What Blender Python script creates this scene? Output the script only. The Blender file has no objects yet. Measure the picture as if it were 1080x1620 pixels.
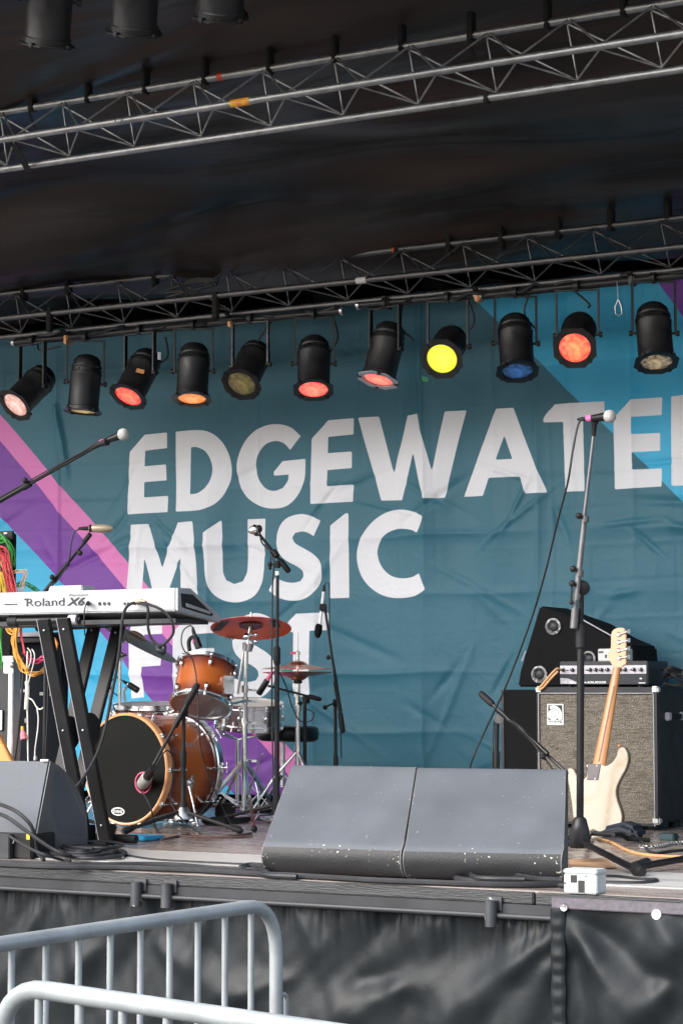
import bpy, bmesh, math, random
import numpy as np
from mathutils import Vector as V, Matrix
random.seed(7)
R = math.radians
scene = bpy.context.scene
C = scene.collection

# ---------------------------------------------------------------- camera
FPX, CX, CY = 3400.0, 540.0, 810.0          # focal length in photo pixels (1080 x 1620)
TH, PH = R(29.13), R(4.79)                  # turned left of the stage normal, tilted up
CAM = V((0, 0, 1.6))
FWD = V((-math.sin(TH)*math.cos(PH), math.cos(TH)*math.cos(PH), math.sin(PH)))
RGT = V((math.cos(TH), math.sin(TH), 0))
UPV = V((math.sin(TH)*math.sin(PH), -math.cos(TH)*math.sin(PH), math.cos(PH)))
cd = bpy.data.cameras.new('camera'); cam = bpy.data.objects.new('camera', cd); C.objects.link(cam)
m = Matrix((RGT, UPV, -FWD)).transposed().to_4x4(); m.translation = CAM
cam.matrix_world = m
cd.sensor_fit = 'VERTICAL'; cd.sensor_height = 36; cd.lens = FPX/1620*36
cd.clip_end = 500; cd.clip_start = .05
scene.camera = cam

# ---------------------------------------------------------------- sky, sun, exposure
SUN_EL, SUN_AZ = 40, 208                     # soft light from the front, from the left of the stage
w = bpy.data.worlds.new('World'); scene.world = w; w.use_nodes = True
nt = w.node_tree; nt.nodes.clear()
sky = nt.nodes.new('ShaderNodeTexSky'); sky.sky_type = 'NISHITA'; sky.sun_disc = False
sky.sun_elevation = R(SUN_EL); sky.sun_rotation = R(SUN_AZ)
sky.dust_density = 4.0; sky.air_density = 1.0
hs = nt.nodes.new('ShaderNodeHueSaturation'); hs.inputs['Saturation'].default_value = .7
bg = nt.nodes.new('ShaderNodeBackground'); bg.inputs['Strength'].default_value = .15
wo = nt.nodes.new('ShaderNodeOutputWorld')
nt.links.new(sky.outputs[0], hs.inputs['Color']); nt.links.new(hs.outputs[0], bg.inputs[0]); nt.links.new(bg.outputs[0], wo.inputs[0])
sd = bpy.data.lights.new('sun', 'SUN'); sd.energy = 1.5; sd.angle = R(72); sd.color = (.95, .975, 1)
sun = bpy.data.objects.new('sun', sd); C.objects.link(sun)
az = R(SUN_AZ)
sdir = V((math.sin(az)*math.cos(R(SUN_EL)), math.cos(az)*math.cos(R(SUN_EL)), math.sin(R(SUN_EL))))
sun.rotation_euler = sdir.to_track_quat('Z', 'Y').to_euler(); sun.location = (0, -5, 12)
scene.view_settings.view_transform = 'Standard'; scene.view_settings.look = 'None'
scene.view_settings.exposure = 1.57; scene.view_settings.gamma = 1
scene.cycles.max_bounces = 8; scene.cycles.use_denoising = True

# ---------------------------------------------------------------- pixel -> place helpers
def ray(x, y): return FWD*FPX + RGT*(x-CX) - UPV*(y-CY)
def P(x, y, Y):                              # the point seen at (x,y) on the plane at depth Y
    d = ray(x, y); return CAM + d*(Y/d.y)
def PF(x, y, z=.94):                         # ... on the horizontal plane at height z
    d = ray(x, y); return CAM + d*((z-CAM.z)/d.z)
def sc(p): return FPX/((p-CAM).dot(FWD))     # pixels per metre at p
FL = .94                                     # stage floor height
Z3 = V((0, 0, 1)); X3 = V((1, 0, 0)); Y3 = V((0, 1, 0))

def cr(pts, n=6):                            # Catmull-Rom through points
    pts = [V(p) for p in pts]; out = []
    for i in range(len(pts)-1):
        p0 = pts[i-1] if i else pts[0]*2-pts[1]; p1 = pts[i]; p2 = pts[i+1]
        p3 = pts[i+2] if i+2 < len(pts) else pts[-1]*2-pts[-2]
        for k in range(n):
            t = k/n
            out.append(.5*((2*p1)+(p2-p0)*t+(2*p0-5*p1+4*p2-p3)*t*t+(3*p1-p0-3*p2+p3)*t**3))
    out.append(pts[-1]); return out

# ---------------------------------------------------------------- mesh builder
ORG = {}
class MB:
    def __init__(s): s.v = []; s.f = []
    def add(s, vs, fs):
        b = len(s.v); s.v += [V(x) for x in vs]; s.f += [[b+i for i in f] for f in fs]; return s
    def tube(s, pts, r, n=8, closed=False, cap=True):
        pts = [V(p) for p in pts]; N = len(pts)
        rs = r if isinstance(r, (list, tuple)) else [r]*N
        T = []
        for i in range(N):
            a = pts[i-1] if (i or closed) else pts[0]; b = pts[(i+1) % N] if (i+1 < N or closed) else pts[-1]
            t = (b-a); T.append(t.normalized() if t.length > 1e-9 else Z3.copy())
        u = T[0].orthogonal().normalized(); vs = []
        for i in range(N):
            u = (u - T[i]*u.dot(T[i])); u.normalize(); w_ = T[i].cross(u)
            for k in range(n):
                a = 2*math.pi*(k+.5)/n
                vs.append(pts[i]+(u*math.cos(a)+w_*math.sin(a))*rs[i])
        fs = []
        for i in range(N if closed else N-1):
            j = (i+1) % N
            for k in range(n): fs.append((i*n+k, i*n+(k+1) % n, j*n+(k+1) % n, j*n+k))
        if cap and not closed: fs += [tuple(range(n))[::-1], tuple(range((N-1)*n, N*n))]
        return s.add(vs, fs)
    def cyl(s, a, b, r, n=12): return s.tube([a, b], r, n)
    def lathe(s, prof, o, ax, n=24, cap=None):
        o = V(o); ax = V(ax).normalized(); u = ax.orthogonal().normalized(); w_ = ax.cross(u)
        vs = []; fs = []
        for r, h in prof:
            for k in range(n):
                a = 2*math.pi*k/n; vs.append(o+ax*h+(u*math.cos(a)+w_*math.sin(a))*max(r, 1e-5))
        for i in range(len(prof)-1):
            for k in range(n): fs.append((i*n+k, i*n+(k+1) % n, (i+1)*n+(k+1) % n, (i+1)*n+k))
        if cap is None: cap = (abs(prof[0][0]-prof[-1][0])+abs(prof[0][1]-prof[-1][1])) > 1e-6
        if cap: fs += [tuple(range(n))[::-1], tuple(range((len(prof)-1)*n, len(prof)*n))]
        return s.add(vs, fs)
    def box(s, c, hx, hy, hz):
        c = V(c); vs = [c+hx*a+hy*b+hz*d for a in (-1, 1) for b in (-1, 1) for d in (-1, 1)]
        return s.add(vs, [(0, 1, 3, 2), (4, 6, 7, 5), (0, 4, 5, 1), (2, 3, 7, 6), (0, 2, 6, 4), (1, 5, 7, 3)])
    def bx(s, p, q):
        p = V(p); q = V(q); c = (p+q)/2; h = (q-p)/2
        return s.box(c, X3*h.x, Y3*h.y, Z3*h.z)
    def bar(s, a, b, wx, wy, side):          # rectangular bar a->b, half widths, side direction
        a = V(a); b = V(b); t = (b-a).normalized(); sx = (V(side)-t*V(side).dot(t)).normalized(); sy = t.cross(sx)
        return s.box((a+b)/2, sx*wx, sy*wy, (b-a)/2)
    def prism(s, poly, vec):
        poly = [V(p) for p in poly]; vec = V(vec); n = len(poly)
        return s.add(poly+[p+vec for p in poly], [tuple(range(n)), tuple(range(n, 2*n))[::-1]] + [(i, i+n, (i+1) % n+n, (i+1) % n) for i in range(n)])
    def ball(s, c, r, ax=Z3, st=1.0, n=16):
        prof = [(r*math.sin(math.pi*i/10), -r*st*math.cos(math.pi*i/10)) for i in range(11)]
        return s.lathe(prof, c, ax, n)
    def build(s, name, mat, parent=None, ang=35, bevel=0, seg=2):
        o_ = ORG.get(parent.name, V((0, 0, 0))) if parent else V((0, 0, 0))
        me = bpy.data.meshes.new(name); me.from_pydata([v-o_ for v in s.v], [], s.f)
        bm = bmesh.new(); bm.from_mesh(me); bmesh.ops.recalc_face_normals(bm, faces=bm.faces)
        if bevel:
            es = [e for e in bm.edges if len(e.link_faces) == 2 and e.calc_face_angle(0) > R(30)]
            bmesh.ops.bevel(bm, geom=es, offset=bevel, segments=seg, affect='EDGES', clamp_overlap=True)
        bm.to_mesh(me); bm.free()
        for p in me.polygons: p.use_smooth = True
        me.set_sharp_from_angle(angle=R(ang))
        me.materials.append(mat)
        o = bpy.data.objects.new(name, me); C.objects.link(o)
        if parent: o.parent = parent; ORG[o.name] = o_
        return o

def tag(o, label, cat, group=None, kind=None):
    o['label'] = label
    if cat: o['category'] = cat
    if group: o['group'] = group
    if kind: o['kind'] = kind
    return o
def thing(name, label, cat, loc, group=None):
    o = bpy.data.objects.new(name, None); C.objects.link(o); o.location = loc; o.empty_display_size = .1
    ORG[o.name] = V(loc); return tag(o, label, cat, group)

# ---------------------------------------------------------------- materials
M = {}
def pm(name, col, rough=.5, metal=0., var=.15, scale=6., bump=0., bscale=40., coat=0., rvar=.08, spec=.5, stretch=None, col2=None):
    mt = bpy.data.materials.new(name); mt.use_nodes = True; M[name] = mt
    n = mt.node_tree; b = n.nodes['Principled BSDF']; L = n.links
    tc = n.nodes.new('ShaderNodeTexCoord'); src = tc.outputs['Object']
    if stretch:
        mp = n.nodes.new('ShaderNodeMapping'); mp.inputs['Scale'].default_value = stretch; L.new(src, mp.inputs[0]); src = mp.outputs[0]
    ns = n.nodes.new('ShaderNodeTexNoise'); ns.inputs['Scale'].default_value = scale; ns.inputs['Detail'].default_value = 6; L.new(src, ns.inputs['Vector'])
    mx = n.nodes.new('ShaderNodeMix'); mx.data_type = 'RGBA'
    c = V(col); a = tuple(max(0, x*(1-var)) for x in c); d = tuple(min(1, x*(1+var)) for x in c)
    if col2: a, d = tuple(col), tuple(col2)
    mx.inputs[6].default_value = (*a, 1); mx.inputs[7].default_value = (*d, 1)
    mr = n.nodes.new('ShaderNodeMapRange'); mr.inputs[1].default_value = .3; mr.inputs[2].default_value = .7; L.new(ns.outputs[0], mr.inputs[0])
    L.new(mr.outputs[0], mx.inputs[0]); L.new(mx.outputs[2], b.inputs['Base Color'])
    m2 = n.nodes.new('ShaderNodeMapRange'); m2.inputs[1].default_value = .3; m2.inputs[2].default_value = .7
    m2.inputs[3].default_value = max(.02, rough-rvar); m2.inputs[4].default_value = min(1, rough+rvar); L.new(ns.outputs[0], m2.inputs[0]); L.new(m2.outputs[0], b.inputs['Roughness'])
    b.inputs['Metallic'].default_value = metal; b.inputs['Coat Weight'].default_value = coat; b.inputs['Coat Roughness'].default_value = .08
    b.inputs['Specular IOR Level'].default_value = spec
    if bump:
        n2 = n.nodes.new('ShaderNodeTexNoise'); n2.inputs['Scale'].default_value = bscale; n2.inputs['Detail'].default_value = 5; L.new(src, n2.inputs['Vector'])
        bp = n.nodes.new('ShaderNodeBump'); bp.inputs['Strength'].default_value = bump; bp.inputs['Distance'].default_value = .01
        L.new(n2.outputs[0], bp.inputs['Height']); L.new(bp.outputs[0], b.inputs['Normal'])
    return mt
def chipped(mt, chip=(.75, .72, .62), s1=70, thr=.70, s2=5, thr2=.55):   # paint knocked off in flecks
    n = mt.node_tree; L = n.links; b = n.nodes['Principled BSDF']
    old = b.inputs['Base Color'].links[0].from_socket
    tc = n.nodes.new('ShaderNodeTexCoord')
    a = n.nodes.new('ShaderNodeTexNoise'); a.inputs['Scale'].default_value = s1; a.inputs['Detail'].default_value = 3; L.new(tc.outputs['Object'], a.inputs['Vector'])
    c = n.nodes.new('ShaderNodeTexNoise'); c.inputs['Scale'].default_value = s2; L.new(tc.outputs['Object'], c.inputs['Vector'])
    at = n.nodes.new('ShaderNodeAttribute'); at.attribute_name = 'wear'
    g1 = n.nodes.new('ShaderNodeMath'); g1.operation = 'MULTIPLY_ADD'; L.new(at.outputs['Fac'], g1.inputs[0]); g1.inputs[1].default_value = .17; L.new(a.outputs[0], g1.inputs[2])
    g2 = n.nodes.new('ShaderNodeMath'); g2.operation = 'GREATER_THAN'; L.new(g1.outputs[0], g2.inputs[0]); g2.inputs[1].default_value = thr
    g3 = n.nodes.new('ShaderNodeMath'); g3.operation = 'GREATER_THAN'; L.new(c.outputs[0], g3.inputs[0]); g3.inputs[1].default_value = thr2
    g4 = n.nodes.new('ShaderNodeMath'); g4.operation = 'MULTIPLY'; L.new(g2.outputs[0], g4.inputs[0]); L.new(g3.outputs[0], g4.inputs[1])
    mx = n.nodes.new('ShaderNodeMix'); mx.data_type = 'RGBA'; L.new(g4.outputs[0], mx.inputs[0]); L.new(old, mx.inputs[6]); mx.inputs[7].default_value = (*chip, 1)
    L.new(mx.outputs[2], b.inputs['Base Color']); return mt
def lamp_mat(name, edge, mid, st, base=.05):
    mt = bpy.data.materials.new(name); mt.use_nodes = True; M[name] = mt
    n = mt.node_tree; L = n.links; b = n.nodes['Principled BSDF']; b.inputs['Base Color'].default_value = (base, base, base, 1); b.inputs['Roughness'].default_value = .2
    tc = n.nodes.new('ShaderNodeTexCoord'); ns = n.nodes.new('ShaderNodeTexNoise'); ns.inputs['Scale'].default_value = 42; ns.inputs['Detail'].default_value = 4; ns.inputs['Distortion'].default_value = .6
    L.new(tc.outputs['Object'], ns.inputs['Vector'])
    ln = n.nodes.new('ShaderNodeVectorMath'); ln.operation = 'LENGTH'
    mp = n.nodes.new('ShaderNodeMapping'); mp.inputs['Scale'].default_value = (12, 12, 0); L.new(tc.outputs['Object'], mp.inputs[0]); L.new(mp.outputs[0], ln.inputs[0])
    ad = n.nodes.new('ShaderNodeMath'); ad.operation = 'MULTIPLY_ADD'; L.new(ns.outputs[0], ad.inputs[0]); ad.inputs[1].default_value = -2.4; L.new(ln.outputs['Value'], ad.inputs[2])
    mr = n.nodes.new('ShaderNodeMapRange'); mr.inputs[1].default_value = -1.35; mr.inputs[2].default_value = -.1; L.new(ad.outputs[0], mr.inputs[0])
    mx = n.nodes.new('ShaderNodeMix'); mx.data_type = 'RGBA'; mx.inputs[6].default_value = (*mid, 1); mx.inputs[7].default_value = (*edge, 1); L.new(mr.outputs[0], mx.inputs[0])
    L.new(mx.outputs[2], b.inputs['Emission Color']); b.inputs['Emission Strength'].default_value = st
    return mt

pm('black_paint', (.012, .012, .013), .45, var=.3, bump=.05, bscale=60, spec=.25)
pm('black_steel', (.016, .016, .017), .38, .0, var=.3, scale=20, spec=.3)
pm('black_satin', (.010, .010, .011), .35, 0, var=.2, spec=.3)
pm('black_rubber', (.014, .014, .015), .6, var=.25, scale=25, spec=.25)
pm('cable_black', (.02, .021, .024), .45, var=.25, scale=15, spec=.3)
pm('webbing', (.005, .005, .005), .9, var=.3, scale=30)
pm('chrome', (.86, .87, .88), .2, 1., var=.06, scale=12, rvar=.05)
pm('brushed_steel', (.5, .5, .5), .35, 1., var=.15, scale=15)
pm('grey_tube', (.13, .13, .135), .4, .5, var=.2, scale=20)
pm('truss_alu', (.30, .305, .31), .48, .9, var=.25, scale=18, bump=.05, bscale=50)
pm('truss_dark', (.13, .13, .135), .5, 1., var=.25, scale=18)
pm('galvanised', (.28, .305, .315), .5, .25, var=.16, scale=9, bump=.06, bscale=90)
pm('roof_vinyl', (.005, .005, .006), .36, col2=(.048, .034, .029), scale=1.5, stretch=(.35, 2.6, 1), bump=.5, bscale=6, spec=.35)
pm('backdrop_black', (.006, .006, .007), .9, var=.3, spec=.1)
pm('white_plastic', (.6, .61, .62), .35, var=.03)
pm('white_panel', (.40, .41, .43), .45, var=.03, spec=.3)
pm('white_box', (.45, .49, .485), .4, var=.1, scale=14)
pm('silver_paint', (.42, .43, .45), .4, .3, var=.08)
pm('ink_grey', (.04, .043, .05), .6, var=.05, spec=.2)
pm('ink_white', (.8, .8, .8), .5, var=.03)
pm('ink_black', (.012, .012, .012), .5)
pm('paper', (.55, .55, .545), .8, var=.04)
pm('stage_deck', (.175, .143, .130), .26, col2=(.26, .225, .21), scale=2.4, stretch=(1, 5, 1), bump=.12, bscale=30, rvar=.14)
pm('edge_wood', (.012, .0125, .014), .6, col2=(.042, .044, .047), scale=10, stretch=(.4, 1, 4), bump=.5, bscale=60)
pm('grey_steel', (.030, .032, .036), .45, var=.2, scale=5, bump=.04, spec=.3)
chipped(pm('pocket_steel', (.04, .042, .047), .45, var=.25, scale=10), (.3, .32, .34), 30, .66, 5, .5)
pm('skirt_vinyl', (.011, .0135, .0155), .46, var=.3, scale=5, bump=.1, bscale=45, rvar=.12, spec=.18)
pm('webbing_grey', (.10, .09, .105), .85, var=.25, scale=60, stretch=(1, 1, 1))
pm('asphalt', (.05, .05, .05), .85, var=.3, scale=60, bump=.4, bscale=150)
chipped(pm('wedge_paint', (.082, .091, .105), .55, var=.14, scale=4, bump=.12, bscale=220, spec=.22), (.42, .41, .37), s1=75, thr=.79, thr2=.46)
def scratched(mt, col, scale=(70, 70, 3.5), thr=.70):
    n = mt.node_tree; L = n.links; b = n.nodes['Principled BSDF']; old = b.inputs['Base Color'].links[0].from_socket
    tc = n.nodes.new('ShaderNodeTexCoord'); mp = n.nodes.new('ShaderNodeMapping'); mp.inputs['Scale'].default_value = scale; mp.inputs['Rotation'].default_value = (.1, .2, .1)
    a = n.nodes.new('ShaderNodeTexNoise'); a.inputs['Scale'].default_value = 1; a.inputs['Detail'].default_value = 2; a.inputs['Distortion'].default_value = .4
    L.new(tc.outputs['Object'], mp.inputs[0]); L.new(mp.outputs[0], a.inputs['Vector'])
    g = n.nodes.new('ShaderNodeMapRange'); g.inputs[1].default_value = thr; g.inputs[2].default_value = thr+.06; g.inputs[4].default_value = .55; L.new(a.outputs[0], g.inputs[0])
    mx = n.nodes.new('ShaderNodeMix'); mx.data_type = 'RGBA'; L.new(g.outputs[0], mx.inputs[0]); L.new(old, mx.inputs[6]); mx.inputs[7].default_value = (*col, 1)
    L.new(mx.outputs[2], b.inputs['Base Color']); return mt
scratched(M['wedge_paint'], (.2, .215, .235)); scratched(M['galvanised'], (.28, .29, .29), (6, 6, 90), .62)
chipped(pm('cabinet_paint', (.020, .021, .023), .5, var=.25, scale=6, bump=.15, bscale=160, spec=.3), (.42, .40, .35), s1=95, thr=.775, thr2=.42)
pm('wedge_side', (.085, .088, .094), .55, var=.2, scale=5, bump=.15, bscale=180)
pm('tolex', (.012, .0135, .016), .55, var=.3, scale=12, bump=.25, bscale=220)
pm('carpet_black', (.007, .007, .008), .8, var=.3, scale=40, bump=.3, bscale=250, spec=.12)
pm('maple', (.44, .20, .07), .35, var=.12, scale=5, stretch=(6, 6, 1), coat=.3)
pm('skunk', (.2, .06, .02), .4, var=.1)
pm('cream_paint', (.25, .192, .115), .25, var=.03, coat=.5)
pm('hoop_wood', (.72, .34, .15), .35, var=.15, scale=20, coat=.4)
pm('drum_head', (.004, .0045, .004), .65, var=.25, scale=6, bump=.05, spec=.14)
pm('clear_head', (.23, .19, .20), .25, var=.15, scale=5, coat=.3)
pm('white_head', (.6, .58, .55), .5, var=.1)
pm('red_lit_cymbal', (.98, .135, .06), .36, .1, var=.16, scale=7, bump=.1, bscale=60, stretch=(1, 1, 3))  # red lamp glow on a brass cymbal, painted into the base colour
pm('dark_bronze', (.16, .09, .035), .5, .3, var=.3, scale=7, bump=.08, bscale=60)
pm('red_lit_hat', (.62, .22, .13), .3, .9, var=.15, scale=8)  # bronze reddened in its base colour for the red stage light
pm('tan_metal', (.42, .34, .24), .4, .4, var=.06)
pm('silver_mesh', (.55, .55, .53), .3, .9, var=.15, scale=60, bump=.3, bscale=300)
pm('white_mesh', (.40, .395, .38), .6, var=.12, scale=90, bump=.5, bscale=400)
pm('foam', (.008, .008, .008), .95, bump=.6, bscale=200, spec=.1)
pm('pink_tape', (.65, .12, .32), .6)
pm('pink_felt', (.62, .10, .20), .7, var=.3, scale=20)
pm('red_tape', (.55, .05, .02), .6)
pm('gel_silver', (.42, .41, .45), .45, .2, var=.12, scale=20)
pm('par_black', (.009, .009, .010), .45, var=.35, scale=14, bump=.06, bscale=80, rvar=.12)
pm('orange_wood', (.55, .24, .07), .45, var=.1, stretch=(1, 1, 8))
pm('blue_plastic', (.03, .30, .55), .45, var=.1)
pm('navy_cloth', (.004, .008, .02), .7, var=.3)
pm('alu_edge', (.55, .56, .57), .35, .9, var=.15, scale=14)
pm('dark_navy', (.006, .010, .017), .7, var=.3, spec=.15)
for k, c in dict(green=(.03, .28, .04), red=(.55, .05, .06), yellow=(.62, .42, .03), orange=(.62, .30, .04), white=(.68, .67, .62), magenta=(.5, .03, .12), tan=(.58, .32, .14)).items():
    pm('cable_'+k, c, .45, var=.12, scale=20)
LS = .43
lamp_mat('lamp_red', (1, .03, .035), (1, .28, .14), LS*1.0)
lamp_mat('lamp_coral', (1, .09, .08), (1, .35, .2), LS*.95)
lamp_mat('lamp_orange_red', (1, .06, .04), (1, .38, .13), LS*1.0)
lamp_mat('lamp_yellow', (.75, .78, .02), (.95, 1, .09), LS*1.0)
lamp_mat('lamp_pink_white', (.55, .25, .2), (1, .72, .62), LS*.95)
lamp_mat('lamp_amber', (.7, .16, .02), (1, .42, .12), LS*.9)
lamp_mat('lamp_dim_yellow', (.08, .05, .004), (.7, .48, .16), LS*.8)
lamp_mat('lamp_dull_gold', (.03, .025, .002), (.2, .15, .04), LS*.75)
lamp_mat('lamp_blue', (.003, .01, .035), (.03, .14, .42), LS*.65)
lamp_mat('lamp_warm', (.05, .04, .03), (.6, .45, .26), LS*.65)

# shell finish: sunburst fading dark at the edges (attribute 'fade' runs along the shell)
mt = bpy.data.materials.new('sunburst'); mt.use_nodes = True; M['sunburst'] = mt
n = mt.node_tree; b = n.nodes['Principled BSDF']; at = n.nodes.new('ShaderNodeAttribute'); at.attribute_name = 'fade'
rp = n.nodes.new('ShaderNodeValToRGB'); e = rp.color_ramp.elements
e[0].position = 0; e[0].color = (.06, .008, .005, 1); e[1].position = 1; e[1].color = (.05, .007, .004, 1)
for p_, c_ in ((.12, (.14, .02, .008, 1)), (.38, (.40, .10, .02, 1)), (.65, (.40, .10, .02, 1)), (.88, (.15, .022, .01, 1))):
    x = e.new(p_); x.color = c_
tc = n.nodes.new('ShaderNodeTexCoord'); ns = n.nodes.new('ShaderNodeTexNoise'); ns.inputs['Scale'].default_value = 9; ns.inputs['Detail'].default_value = 5
mp = n.nodes.new('ShaderNodeMapping'); mp.inputs['Scale'].default_value = (1, 1, 5); n.links.new(tc.outputs['Object'], mp.inputs[0]); n.links.new(mp.outputs[0], ns.inputs['Vector'])
mxx = n.nodes.new('ShaderNodeMath'); mxx.operation = 'MULTIPLY_ADD'; n.links.new(ns.outputs[0], mxx.inputs[0]); mxx.inputs[1].default_value = .12; n.links.new(at.outputs['Fac'], mxx.inputs[2])
sb = n.nodes.new('ShaderNodeMath'); sb.operation = 'SUBTRACT'; n.links.new(mxx.outputs[0], sb.inputs[0]); sb.inputs[1].default_value = .06
n.links.new(sb.outputs[0], rp.inputs[0]); n.links.new(rp.outputs[0], b.inputs['Base Color'])
b.inputs['Roughness'].default_value = .25; b.inputs['Coat Weight'].default_value = .7; b.inputs['Coat Roughness'].default_value = .05

# bass cabinet grille cloth: woven silver and dark threads
mt = pm('grille_cloth', (.055, .048, .038), .75, col2=(.17, .148, .115), scale=70, stretch=(.3, 1, 2.6), bump=.4, bscale=120, spec=.25)
chipped(mt, (.36, .34, .30), 230, .60, 14, .38)
def attr(o, name, vals):
    a = o.data.attributes.new(name, 'FLOAT', 'POINT'); a.data.foreach_set('value', np.asarray(vals, dtype=np.float32))

def text(name, s, org, xd, yd, width, mat, parent, height=None, shear=0., lift=.002, bold=0.):
    cu = bpy.data.curves.new(name, 'FONT'); cu.body = s; cu.extrude = .0; cu.shear = shear; cu.offset = bold
    ob = bpy.data.objects.new(name, cu); C.objects.link(ob)
    bpy.context.view_layer.update()
    dg = bpy.context.evaluated_depsgraph_get(); me = bpy.data.meshes.new_from_object(ob.evaluated_get(dg))
    bpy.data.objects.remove(ob)
    xs = [v.co.x for v in me.vertices]; ys = [v.co.y for v in me.vertices]
    x0, x1, y0, y1 = min(xs), max(xs), min(ys), max(ys)
    sx = width/(x1-x0); sy = (height/(y1-y0)) if height else sx
    xd = V(xd).normalized(); yd = V(yd).normalized(); nd = xd.cross(yd); o_ = ORG[parent.name]
    for v in me.vertices: v.co = V(org)+xd*((v.co.x-x0)*sx)+yd*((v.co.y-y0)*sy)+nd*lift - o_
    me.materials.clear(); me.materials.append(mat)
    o = bpy.data.objects.new(name, me); C.objects.link(o); o.parent = parent; ORG[o.name] = o_
    return o

# ================================================================ THE SETTING
g = MB().bx((-60, -40, -.05), (60, 60, 0)).build('ground', M['asphalt']); tag(g, 'dark asphalt ground in front of the stage', 'ground', kind='structure')

rnd_ = lambda v: .012*math.sin(v*5)
YE = PF(540, 1396).y                         # front edge of the deck
XL, XR = -11.5, -.6
st = thing('stage_platform', 'dark stage platform with worn plank edge and steel fascia carrying the instruments', 'stage', (-5, YE, 0))
MB().bx((XL, YE+.03, FL-.05), (XR, 11.4, FL)).build('deck', M['stage_deck'], st)
ys0, ys1 = PF(330, 1372).y, PF(330, 1350).y
pm('pale_ply', (.30, .295, .285), .4, col2=(.46, .455, .445), scale=5, stretch=(.5, 4, 1), bump=.1)
x = XL+.2
for L_ in (2.44, 2.44, 2.44, 2.44):
    MB().bx((x, ys0, FL+.0005), (min(x+L_-.004, XR), ys1+rnd_(x), FL+.004)).build('pale_deck_strip', M['pale_ply'], st); x += L_
rng = np.random.RandomState(3)
x = XL; pl = MB()
for L_ in (2.9, 3.0, 2.65, 2.4):
    pl.bx((x+.004, YE, FL-.042), (min(x+L_, XR)-.004, YE+.03-.001, FL-.003)); x += L_
pl.build('edge_plank', M['edge_wood'], st, bevel=.004)
zb = P(540, 1403, YE).z
MB().bx((XL, YE-.004, zb-.068), (XR, YE+.05, FL-.0435)).build('fascia_beam', M['grey_steel'], st, bevel=.003)
zp = P(540, 1434, YE).z
MB().cyl((XL, YE-.02, zp), (P(876, 1456, YE).x, YE-.02, zp), .0095, 12).build('skirt_rail', M['grey_steel'], st)
for px_, w_ in ((223, 9.5), (271, 9.5), (782, 10.5)):
    p = P(px_, 1410, YE); 
    t = MB().lathe([(.017, 0), (.021, .002), (.021, .088), (.017, .09)], (p.x, YE-.03, zb-.105), Z3, 20).build('stake_pocket', M['pocket_steel'], st)
    attr(t, 'wear', [0.35]*len(t.data.vertices))
    MB().bx((p.x-.024, YE-.012, zb-.05), (p.x+.03, YE-.0045, zb-.006)).build('weld_plate', M['pocket_steel'], t)

# ---------------------------------------------------------------- vinyl skirts
def smooth(a, b_, x_): t = np.clip((x_-a)/(b_-a), 0, 1); return t*t*(3-2*t)
def skirt(name, label, x0, x1, ztop, zbot, yb, folds, pleat, seed, mat):
    nx = int((x1-x0)/.008); nz = int((ztop-zbot)/.008)
    X, Zz = np.meshgrid(np.linspace(x0, x1, nx), np.linspace(ztop, zbot, nz)); D = np.zeros_like(X); T_ = ztop-Zz
    for (ax, at_, bx_, bt, w_, am) in folds:       # a soft ridge along each line, widening downwards
        dx, dt = bx_-ax, bt-at_; L_ = math.hypot(dx, dt)
        u = ((X-ax)*dx+(T_-at_)*dt)/L_/L_; dd = ((X-ax)*dt-(T_-at_)*dx)/L_
        ww = w_*(.6+1.1*np.clip(u, 0, 1.4))
        D += .68*am*np.exp(-(dd/ww)**2)*smooth(-.15, .15, u)*(1-smooth(.85, 1.35, u))
    r = np.random.RandomState(seed)
    for k in range(40):
        f = r.uniform(2, 22); a = r.uniform(0, 6.28); th = r.uniform(-.9, .9)
        D += .0010*np.sin(f*6.28*(X*math.cos(th)*.7+T_*math.sin(th)*.7)+a)*(4/f)
    if pleat:
        pw = sum(r.uniform(.3, 1)*np.sin(6.28*f*X+r.uniform(0, 6.28)+r.uniform(-3, 3)*np.sin(2*X)) for f in (9, 14, 19, 27, 33))
        D += pleat*pw*np.exp(-T_/.05)*smooth(.0, .012, T_)
    v = np.stack([X, yb-D, Zz], -1).reshape(-1, 3)
    i = np.arange(nx*nz).reshape(nz, nx); f = np.stack([i[:-1, :-1], i[1:, :-1], i[1:, 1:], i[:-1, 1:]], -1).reshape(-1, 4)
    mb = MB(); mb.v = [V(a) for a in v]; mb.f = [list(map(int, a)) for a in f]
    th_ = thing(name, label, 'stage skirt', ((x0+x1)/2, yb, zbot), 'vinyl skirts hung along the stage front')
    mb.build('fabric', mat, th_, ang=180)
    return th_
xs = P(882, 1450, YE).x                       # where the two skirts meet
def sx_(px): return P(px, 1500, YE).x
def st_(py, px=540): return zp - P(px, py, YE).z
F = []
for a in ((60, 1440, -40, 1640, .05, .03), (95, 1430, 130, 1560, .035, .022), (250, 1440, 170, 1560, .05, -.03), (250, 1500, 420, 1610, .06, .035), (330, 1440, 250, 1620, .05, .03),
          (470, 1445, 560, 1640, .05, .035), (452, 1550, 330, 1590, .045, .03), (620, 1450, 520, 1560, .06, -.03), (560, 1560, 760, 1490, .06, -.035),
          (880, 1480, 700, 1620, .05, .05), (878, 1520, 790, 1660, .05, .04), (690, 1455, 660, 1560, .07, .03), (800, 1460, 815, 1540, .05, .025), (640, 1560, 470, 1640, .06, .03), (150, 1500, 60, 1600, .06, .03)):
    F.append((sx_(a[0]), st_(a[1], a[0]), sx_(a[2]), st_(a[3], a[2]), a[4], a[5]))
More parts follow.
